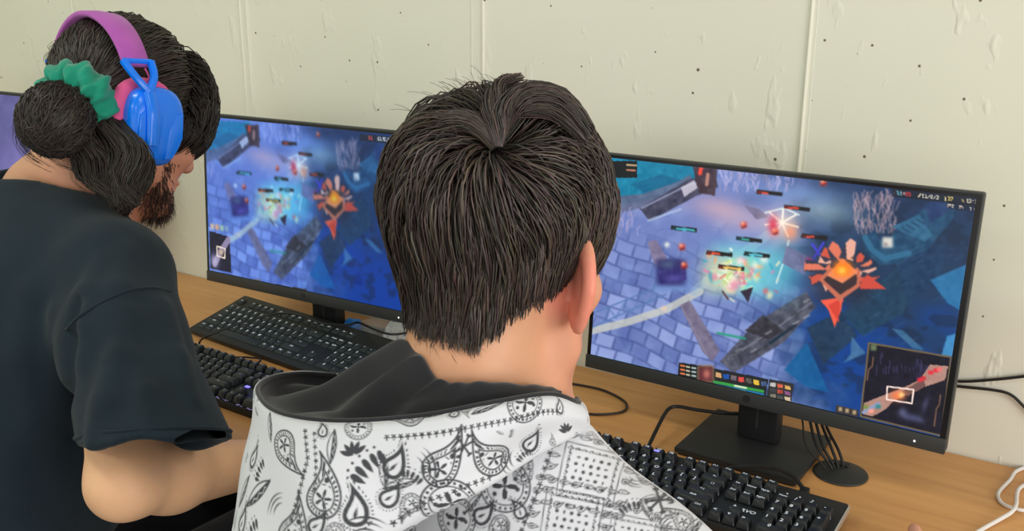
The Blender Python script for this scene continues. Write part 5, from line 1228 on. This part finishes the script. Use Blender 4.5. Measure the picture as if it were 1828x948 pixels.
def m_solid(X, Y, aa):
    d = psdf(X, Y, PAIS); th = np.arctan2(Y, X + .35); a = fill(np.maximum(d, -(d + .20)), aa)
    a = np.maximum(a, band(d - .13, .045, aa)*(np.sin(30*th) > .25)); return np.maximum(a, fill(np.abs(Y + .08) - .13*np.clip(.35 - np.abs(X + .38), 0, 1)*2, aa)*(d < -.32))
def m_leaf(X, Y, aa):
    d = psdf(X, Y, LENS); v_ = Y - .04; a = np.maximum(band(d, .035, aa), fill(np.maximum(d, v_), aa)); a = np.maximum(a, band(v_, .025, aa)*(np.abs(X) < 1.05))
    return a*(1 - .9*band(Y + .10 - .05*np.sin(14*X), .022, aa)*(d < -.03))
def m_leaf2(X, Y, aa): return np.maximum(m_leaf(X*1.7 - .85, Y*1.7 + .1, aa*1.7), m_leaf((X*.2 + Y*.98)*1.7 - .85, (-X*.98 + Y*.2)*1.7, aa*1.7))
def m_drops(X, Y, aa):
    a = np.zeros_like(X)
    for k in range(5):
        b = -.9 + .45*k; x0, y0 = .75*math.sin(b), -.1 + .35*math.cos(b) - .3; a = np.maximum(a, fill(psdf(-((X-x0)*math.sin(b*.4) + (Y-y0)*math.cos(b*.4))/.34, ((X-x0)*math.cos(b*.4) - (Y-y0)*math.sin(b*.4))/.30, DROP)*.3, aa)); a = np.maximum(a, fill(np.hypot(X-x0*1.15, Y-y0-.52) - .06, aa))
    return a
def m_arcs(X, Y, aa):
    r = np.hypot(X + .9, Y); t = np.arctan2(Y, X + .9); a = np.zeros_like(X)
    for k, rr in enumerate((.75, 1.05, 1.3)): a = np.maximum(a, fill(np.abs(r - rr) - .055*np.cos(np.clip(t*1.9, -1.57, 1.57)), aa)*(np.abs(t) < .8))
    return a
def m_bones(X, Y, aa):
    a = np.zeros_like(X)
    for ang in (.35, -.35, 1.4):
        x, y = X*math.cos(ang) + Y*math.sin(ang), -X*math.sin(ang) + Y*math.cos(ang); a = np.maximum(a, fill(np.maximum(np.abs(y) - .09, np.abs(x) - .85), aa))
        for sx in (-1, 1):
            for sy in (-1, 1): a = np.maximum(a, fill(np.hypot(x - sx*.86, y - sy*.10) - .12, aa))
    return a
def m_star(X, Y, aa): r = np.hypot(X, Y); t = np.arctan2(Y, X); return np.maximum(fill(r - .75*(.35 + .65*np.abs(np.cos(2.5*t + .8))**1.5), aa), fill(np.maximum(np.abs(X) - .16, np.abs(Y + .5) - .45), aa))
def m_yin(X, Y, aa): return np.maximum(m_solid(X*1.5 + .1, Y*1.5 - .55, aa*1.5), m_ring(-X*1.5 + .1, -Y*1.5 - .55, aa*1.5))
def m_disc(X, Y, aa):
    r = np.hypot(X, Y); t = np.arctan2(Y, X); a = np.maximum(band(r - .95, .035, aa), band(r - .70, .025, aa)); a = np.maximum(a, band(r - .83, .05, aa)*(np.sin(24*t) > 0)); a = np.maximum(a, fill(r - .5*(.5 + .5*np.cos(4*t + 1)), aa))
    return np.maximum(a, fill(np.hypot(np.abs(X) - .45, np.abs(Y) - .2) - .09, aa))
def m_flower(X, Y, aa): return np.maximum(*[fill(psdf((X*math.cos(b) + Y*math.sin(b)) - .1, (-X*math.sin(b) + Y*math.cos(b)), LENS*.55 + np.array([.5, 0]))*.9, aa) for b in (1.57, .8)]) if False else np.max([fill(psdf((X*math.cos(b) + Y*math.sin(b)), (-X*math.sin(b) + Y*math.cos(b)), LENS*np.array([.45, .6]) + np.array([.5, 0])), aa) for b in (.5, 1.05, 1.57, 2.1, 2.65)], 0)
def m_square(X, Y, aa):
    m = np.maximum(np.abs(X), np.abs(Y)); a = band(m - .62, .012, aa); rg = np.random.default_rng(2)
    for k in range(8):
        for e in range(4):
            p_, q_ = (-.5 + k*.143, .50); x, y = [(X - p_, Y - q_), (X - p_, Y + q_), (X - q_, Y - p_), (X + q_, Y - p_)][e]; a = np.maximum(a, fill(np.hypot(x*(.7 if e < 2 else 1.5), y*(1.5 if e < 2 else .7)) - .05, aa)*(np.sin(70*(x+y)) > -.5))
    for i in range(5):
        for j in range(5):
            x, y = X + .32 - i*.16 + .03*((j % 2)-.5), Y + .32 - j*.16; b = (i*7 + j*3) % 5; a = np.maximum(a, fill(np.hypot(x*(1 + .8*(b == 1)), y*(1 + .8*(b == 2))) - .042, aa))
    for e in range(4):
        for k in range(7):
            p_ = -.78 + k*.26; x, y = [(X - p_, Y - .80), (X - p_, Y + .80), (X - .80, Y - p_), (X + .80, Y - p_)][e]
            if abs(p_) > .7 and e > 1: continue
            d = psdf(x/.115, y/.115, PAIS if k % 2 else DROP)*.115; a = np.maximum(a, np.maximum(band(d, .012, aa), fill(d + .035, aa)))
    return a
MOT = dict(ring=m_ring, solid=m_solid, leaf=m_leaf, leaf2=m_leaf2, drops=m_drops, arcs=m_arcs, bones=m_bones, star=m_star, yin=m_yin, disc=m_disc, flower=m_flower, square=m_square)
WHITE, INK = lin((211, 213, 220)), lin((26, 28, 36))
def cloth_tint(k): return WHITE*(1 - .93*k[:, None]) + INK*.93*k[:, None]
def knit(name): m = tinted(name, .88, .25, sheen=.1); bump(m, noise(m, coords(m), 1500, 2), .2, .0006); return m
M['print'] = knit('white_printed_fleece'); M['lining'] = fabric('charcoal_lining', L4(34, 34, 38), L4(42, 42, 46), .95, 1300, .3, .25)
def layout_print(pr, PX, UV, items, rows=()):
    """items sit where the photo shows them: nearest cloth point gives the place in cloth space"""
    def uv(x, y): return UV[np.argmin((PX[:, 0]-x)**2 + (PX[:, 1]-y)**2)]
    for (kind, x, y, ang, size, *fl) in items: a, b = uv(x, y); pr.draw(a, b, ang, size, MOT[kind], 1.45, fl[0] if fl else 1)
    for (pts, step, kind, size) in rows:
        P = np.array([uv(*p) for p in pts]); L = np.concatenate([[0], np.cumsum(np.linalg.norm(np.diff(P, axis=0), axis=1))])
        for s_ in np.arange(0, L[-1], step): pr.draw(np.interp(s_, L, P[:, 0]), np.interp(s_, L, P[:, 1]), 0, size, MOT[kind], 1.3)
def scatter(pr, seed, used, n, smin_=.010, smax_=.016):
    rg = np.random.default_rng(seed); kinds = ['ring', 'solid', 'leaf', 'drops', 'arcs', 'yin', 'bones', 'disc', 'leaf2']
    for _ in range(n):
        x, y, r = rg.uniform(0, pr.nx*pr.px), rg.uniform(0, pr.ny*pr.px), rg.uniform(smin_, smax_); w = int(r*1.5/pr.px); i, j = int(x/pr.px), int(y/pr.px)
        if pr.I[max(0, j-w):j+w, max(0, i-w):i+w].any(): continue
        pr.draw(x, y, rg.uniform(0, 6.28), r, MOT[kinds[rg.integers(len(kinds))]], 1.4)

# ================================================================== HOODIE
def hoodie_base(p):
    nb = C72 + V3(0, .02, -.04)
    d = smin(cone(p, nb, S2R, .062, .066), cone(p, nb, S2L, .062, .068), .05)
    d = smin(d, ell(p, w3(-.10, -.845, .09), (.175, .125, .21)), .05); d = smin(d, ell(p, H2 + V3(0, .01, .14), (.175, .145, .24)), .06)
    d = smin(d, chain(p, [S2R, E2, W2 - FD2*.005], [.066, .056, .040], .02), .03); d = smin(d, chain(p, [S2L, E2L, W2L], [.066, .056, .040], .02), .03)
    d = smax(d, -chain(p, [h2w(0, -.04, -.06), C72 + V3(0, .04, .0), C72 + V3(0, .06, -.06)], [.07, .072, .05], .02), .006)
    wr = np.where(p[:, 0] > -.1, (p - W2.astype(np.float32)) @ FD2.astype(np.float32), p[:, 1] - W2L[1])
    return smax(d, wr, .004)
v, q = mesh_sdf(hoodie_base, w3(-.60, -1.12, -.32), w3(.40, -.38, .44), .0052)
col = np.tile(WHITE, (len(v), 1)); hd = put('hoodie', raw_mesh('hoodie', relax(v, q, 2), q), M['print'], p2)
pr0 = Print(1.0, 1.0, .0011); scatter(pr0, 3, None, 700, .016, .026); k = pr0.sample(np.mod(v[:, 0] + .3*v[:, 1] + 1.5, 1), np.mod(v[:, 2], 1)); set_col(hd.data, cloth_tint(k)); bpy.context.view_layer.update()
# back panel: dense cloth patch over the shoulder blade and shoulder, carrying the bandana squares
nP = nrm(V3(.28, -.80, .52)); e1 = nrm(np.cross(nP, V3(0, 0, 1)))*-1; e1 = e1 if e1[0] > 0 else -e1; e2 = np.cross(nP, e1); e2 = e2 if e2[2] > 0 else -e2
PC = at(1075, 880, .75); nu, nv = 390, 330; wu, wv = .36, .30
a_, b_ = np.meshgrid(np.linspace(-.19, .17, nu), np.linspace(-.19, .11, nv)); Pp = (PC + a_[..., None]*e1 + b_[..., None]*e2 + nP*.22).reshape(-1, 3); tt = np.zeros(len(Pp))
for _ in range(26): tt += np.clip(hoodie_base((Pp - nP*tt[:, None]).astype(np.float32))*.85, -.02, .05)
hitp = Pp - nP*tt[:, None]; okp = (np.abs(hoodie_base(hitp.astype(np.float32))) < .002) & (tt < .36)
hitp = hitp + nP*.0022; Qp = grid_quads(nv, nu); Qp = Qp[okp[Qp].all(1) & (np.ptp(tt[Qp], axis=1) < .006)]
pr = Print(wu, wv, .0006); UVp = np.stack([a_.ravel() + .19, b_.ravel() + .19], -1); sel = np.where(okp)[0][::3]; PXp = pj(hitp[sel])[:, :2]
layout_print(pr, PXp, UVp[sel], [('square', 1053, 843, -.06, .0345), ('square', 1020, 930, -.06, .0345), ('square', 1128, 968, -.06, .030), ('ring', 1148, 840, 2.4, .013), ('arcs', 1130, 860, -1.9, .009), ('leaf2', 1146, 893, -1.0, .014), ('bones', 1176, 893, .6, .0115), ('drops', 1124, 905, .5, .011),
    ('drops', 1196, 888, -.8, .008), ('ring', 1212, 922, 2.2, .013), ('leaf', 1236, 945, 1.0, .014), ('arcs', 1190, 932, 2.6, .010), ('solid', 1180, 858, 2.6, .009), ('ring', 1205, 960, 2.2, .013), ('drops', 1172, 925, .2, .006), ('disc', 900, 868, .3, .020), ('yin', 876, 930, .5, .019), ('leaf', 845, 898, .9, .010), ('ring', 938, 838, .8, .012), ('disc', 815, 925, .2, .017), ('solid', 925, 905, 1.9, .010), ('leaf2', 905, 965, .3, .014)],
    [([(988, 795), (975, 830), (962, 865), (950, 900), (934, 945), (925, 980)], .0062, 'star', .0034), ([(1030, 772), (1060, 780), (1100, 795), (1135, 815)], .009, 'disc', .0040)])
scatter(pr, 8, None, 500, .004, .010)
uq = np.unique(Qp); rm = np.full(len(hitp), -1); rm[uq] = np.arange(len(uq)); me = raw_mesh('back_panel', hitp[uq], rm[Qp]); set_col(me, cloth_tint(pr.sample(UVp[uq, 0], UVp[uq, 1]))); put2('back_panel', me, M['print'], hd)
# hood: rim columns from the far left round the back to the right; rows from inside the rim to the tucked hem
A3 = lambda L: np.array([at(*p) for p in L])
RIM = [(600, 670, .865), (532, 667, .845), (478, 677, .81), (460, 702, .765), (497, 737, .715), (600, 752, .685), (750, 743, .674), (880, 719, .682), (980, 704, .710), (1030, 718, .742), (1030, 712, .79)]
OUT1 = [(604, 668, .872), (530, 664, .853), (470, 677, .815), (453, 706, .762), (490, 748, .705), (598, 766, .675), (752, 757, .664), (882, 732, .673), (984, 716, .702), (1040, 731, .741), (1044, 722, .795)]
OUT2 = [(600, 700, .878), (530, 700, .862), (464, 715, .82), (449, 770, .748), (483, 805, .692), (594, 820, .662), (756, 805, .655), (884, 770, .668), (984, 742, .698), (1046, 748, .742), (1052, 745, .80)]
OUT3 = [(600, 760, .878), (530, 770, .862), (450, 800, .82), (428, 858, .732), (470, 880, .680), (590, 885, .654), (764, 868, .655), (884, 822, .680), (984, 773, .709), (1044, 764, .750), (1052, 768, .805)]
HEM = [(600, 860, .872), (530, 880, .855), (440, 930, .82), (405, 1010, .726), (455, 1030, .676), (590, 1010, .652), (782, 914, .660), (890, 858, .687), (988, 799, .715), (1036, 776, .754), (1046, 785, .805)]
TUCK = [(600, 900, .85), (530, 920, .84), (450, 980, .82), (420, 1080, .76), (470, 1090, .72), (600, 1030, .70), (790, 905, .70), (890, 850, .715), (985, 795, .735), (1025, 775, .765), (1035, 785, .80)]
G = np.stack([A3(x) for x in (RIM, OUT1, OUT2, OUT3, HEM, TUCK)])
cu = np.concatenate([np.linspace(0, 2.6, 50)[:-1], np.linspace(2.6, 9.3, 490), np.linspace(9.3, 10, 24)[1:]]); cv = np.concatenate([np.linspace(0, 4, 300), np.linspace(4, 5, 14)[1:]])
S = catmull(catmull(G, 1, cu), 0, cv); nr, nc = S.shape[:2]
du = np.concatenate([[0], np.cumsum(np.linalg.norm(np.diff(S[60:220].mean(0), axis=0), axis=1))]); dv = np.concatenate([np.zeros((1, nc)), np.cumsum(np.linalg.norm(np.diff(S, axis=0), axis=2), 0)])
UU = np.tile(du, (nr, 1)); VV = dv.max() + .005 - dv
# soft drape: shallow folds that fade towards the rim
S = S + (-_f)[None, None]*(.0032*np.sin(UU*62 + VV*26) + .0022*np.sin(UU*31 - VV*70 + 1))[..., None]*sstep(.0, .05, dv)[..., None]
pr = Print(UU.max() + .01, VV.max() + .01, .0006); UVh = np.stack([UU.ravel(), VV.ravel()], -1); sel = np.arange(0, nr*nc, 5); PXh = pj(S.reshape(-1, 3)[sel]); keep = (PXh[:, 2] < .80); PXh = PXh[keep][:, :2]
I_ = [('ring', 718, 742, 2.6, .017), ('disc', 640, 762, .2, .011), ('solid', 576, 765, 1.4, .008), ('leaf', 783, 735, .3, .013), ('yin', 822, 735, 1.2, .011), ('leaf', 872, 727, .3, .013), ('disc', 938, 718, 0, .016), ('solid', 1000, 722, 1.2, .008),
      ('ring', 513, 812, -1.2, .020), ('ring', 580, 866, 1.25, .022), ('leaf', 594, 797, 1.5, .013), ('flower', 633, 812, .2, .012), ('drops', 655, 832, .7, .018), ('solid', 710, 822, .7, .014), ('leaf2', 690, 868, .2, .020), ('drops', 737, 850, -.5, .010), ('solid', 637, 900, 1.3, .015), ('yin', 714, 893, .5, .017), ('arcs', 762, 835, 0.1, .014),
      ('ring', 800, 820, .5, .022), ('ring', 868, 813, 2.6, .022, -1), ('bones', 828, 797, .7, .009), ('solid', 952, 784, .6, .013), ('arcs', 905, 822, 3.1, .013), ('drops', 935, 812, .4, .009), ('flower', 1012, 772, .4, .012), ('disc', 806, 898, .2, .020), ('leaf', 460, 880, .7, .019), ('leaf', 436, 878, 1.1, .015), ('solid', 455, 812, 1.0, .012), ('drops', 462, 838, 1.2, .012), ('arcs', 492, 900, 2.5, .012), ('solid', 433, 925, 1.1, .012), ('ring', 530, 940, 1.0, .021), ('yin', 578, 945, .6, .016), ('leaf', 482, 760, 1.9, .012), ('ring', 760, 935, .3, .016), ('drops', 447, 945, 1.0, .012), ('arcs', 650, 940, 1.5, .014)]
layout_print(pr, PXh, UVh[sel][keep], I_, [([(690, 781), (760, 776), (840, 762), (920, 748), (1000, 736)], .0050, 'star', .0031), ([(545, 770), (548, 820), (535, 880), (520, 930)], .0050, 'star', .0030), ([(560, 775), (566, 830), (560, 890)], .0050, 'star', .0026), ([(700, 935), (760, 895), (830, 868), (880, 850)], .0058, 'star', .0033)])
scatter(pr, 5, None, 700, .0035, .011)
me = raw_mesh('hood', S.reshape(-1, 3), grid_quads(nr, nc)); set_col(me, cloth_tint(pr.sample(UU.ravel(), VV.ravel()))); put2('hood', me, M['print'], hd)
IN1 = [(606, 685, .865), (545, 685, .845), (497, 700, .812), (488, 716, .772), (520, 738, .725), (612, 752, .698), (752, 746, .688), (878, 724, .693), (975, 709, .719), (1020, 722, .748), (1024, 716, .787)]
VAL = [(632, 695, .86), (600, 700, .845), (575, 700, .815), (575, 706, .78), (600, 742, .748), (668, 765, .722), (775, 772, .702), (872, 750, .701), (958, 734, .722), (1000, 730, .752), (1012, 722, .785)]
RISE = [(688, 665, .845), (664, 654, .825), (655, 648, .795), (652, 660, .768), (680, 697, .748), (732, 716, .728), (802, 712, .708), (870, 701, .707), (938, 701, .724), (984, 706, .749), (1004, 708, .78)]
CREST = [(728, 642, .83), (720, 628, .80), (722, 619, .775), (738, 622, .745), (756, 655, .732), (786, 680, .720), (824, 683, .716), (868, 681, .717), (928, 686, .734), (972, 689, .757), (1000, 697, .777)]
NECK = [(760, 690, .84), (755, 680, .815), (756, 670, .79), (768, 665, .768), (785, 690, .755), (808, 705, .745), (835, 706, .742), (868, 706, .744), (918, 708, .760), (955, 712, .782), (980, 718, .80)]
GL = np.stack([A3(x) for x in (RIM, IN1, VAL, RISE, CREST, NECK)])
cu = np.linspace(0, 10, 260); cv = np.linspace(0, 5, 120); SL = catmull(catmull(GL, 1, cu), 0, cv); a_, b_ = np.meshgrid(cu, cv)
w_ = sstep(.6, 1.8, b_)*sstep(4.6, 3.6, b_); SL = SL + _u[None, None]*(w_*(.0065*np.sin(a_*4.3 + b_*.9 + .6)*sstep(5.8, 4.2, a_) + .0006*np.sin(a_*7 - b_*2)))[..., None]
me = raw_mesh('hood_lining', SL.reshape(-1, 3), grid_quads(120, 260)[:, ::-1]); put2('hood_lining', me, M['lining'], hd)
# rolled edge where lining and outside meet
put2('hood_edge', MB().tube(catmull(A3(RIM), 0, np.linspace(0, 10, 120)), .0022, 8, 1).mesh('hood_edge', True), M['lining'], hd)
trousers(p2, H2 + V3(-.1, 0, 0), H2 + V3(.1, 0, 0), w3(-.23, -.50, -.20), w3(.02, -.50, -.20), fabric('black_jersey', L4(30, 30, 33), L4(36, 36, 40)), M['bezel'])
stool('grey metal stool under the player in the paisley hoodie', H2[0], H2[1] + .02, TZ - .32)
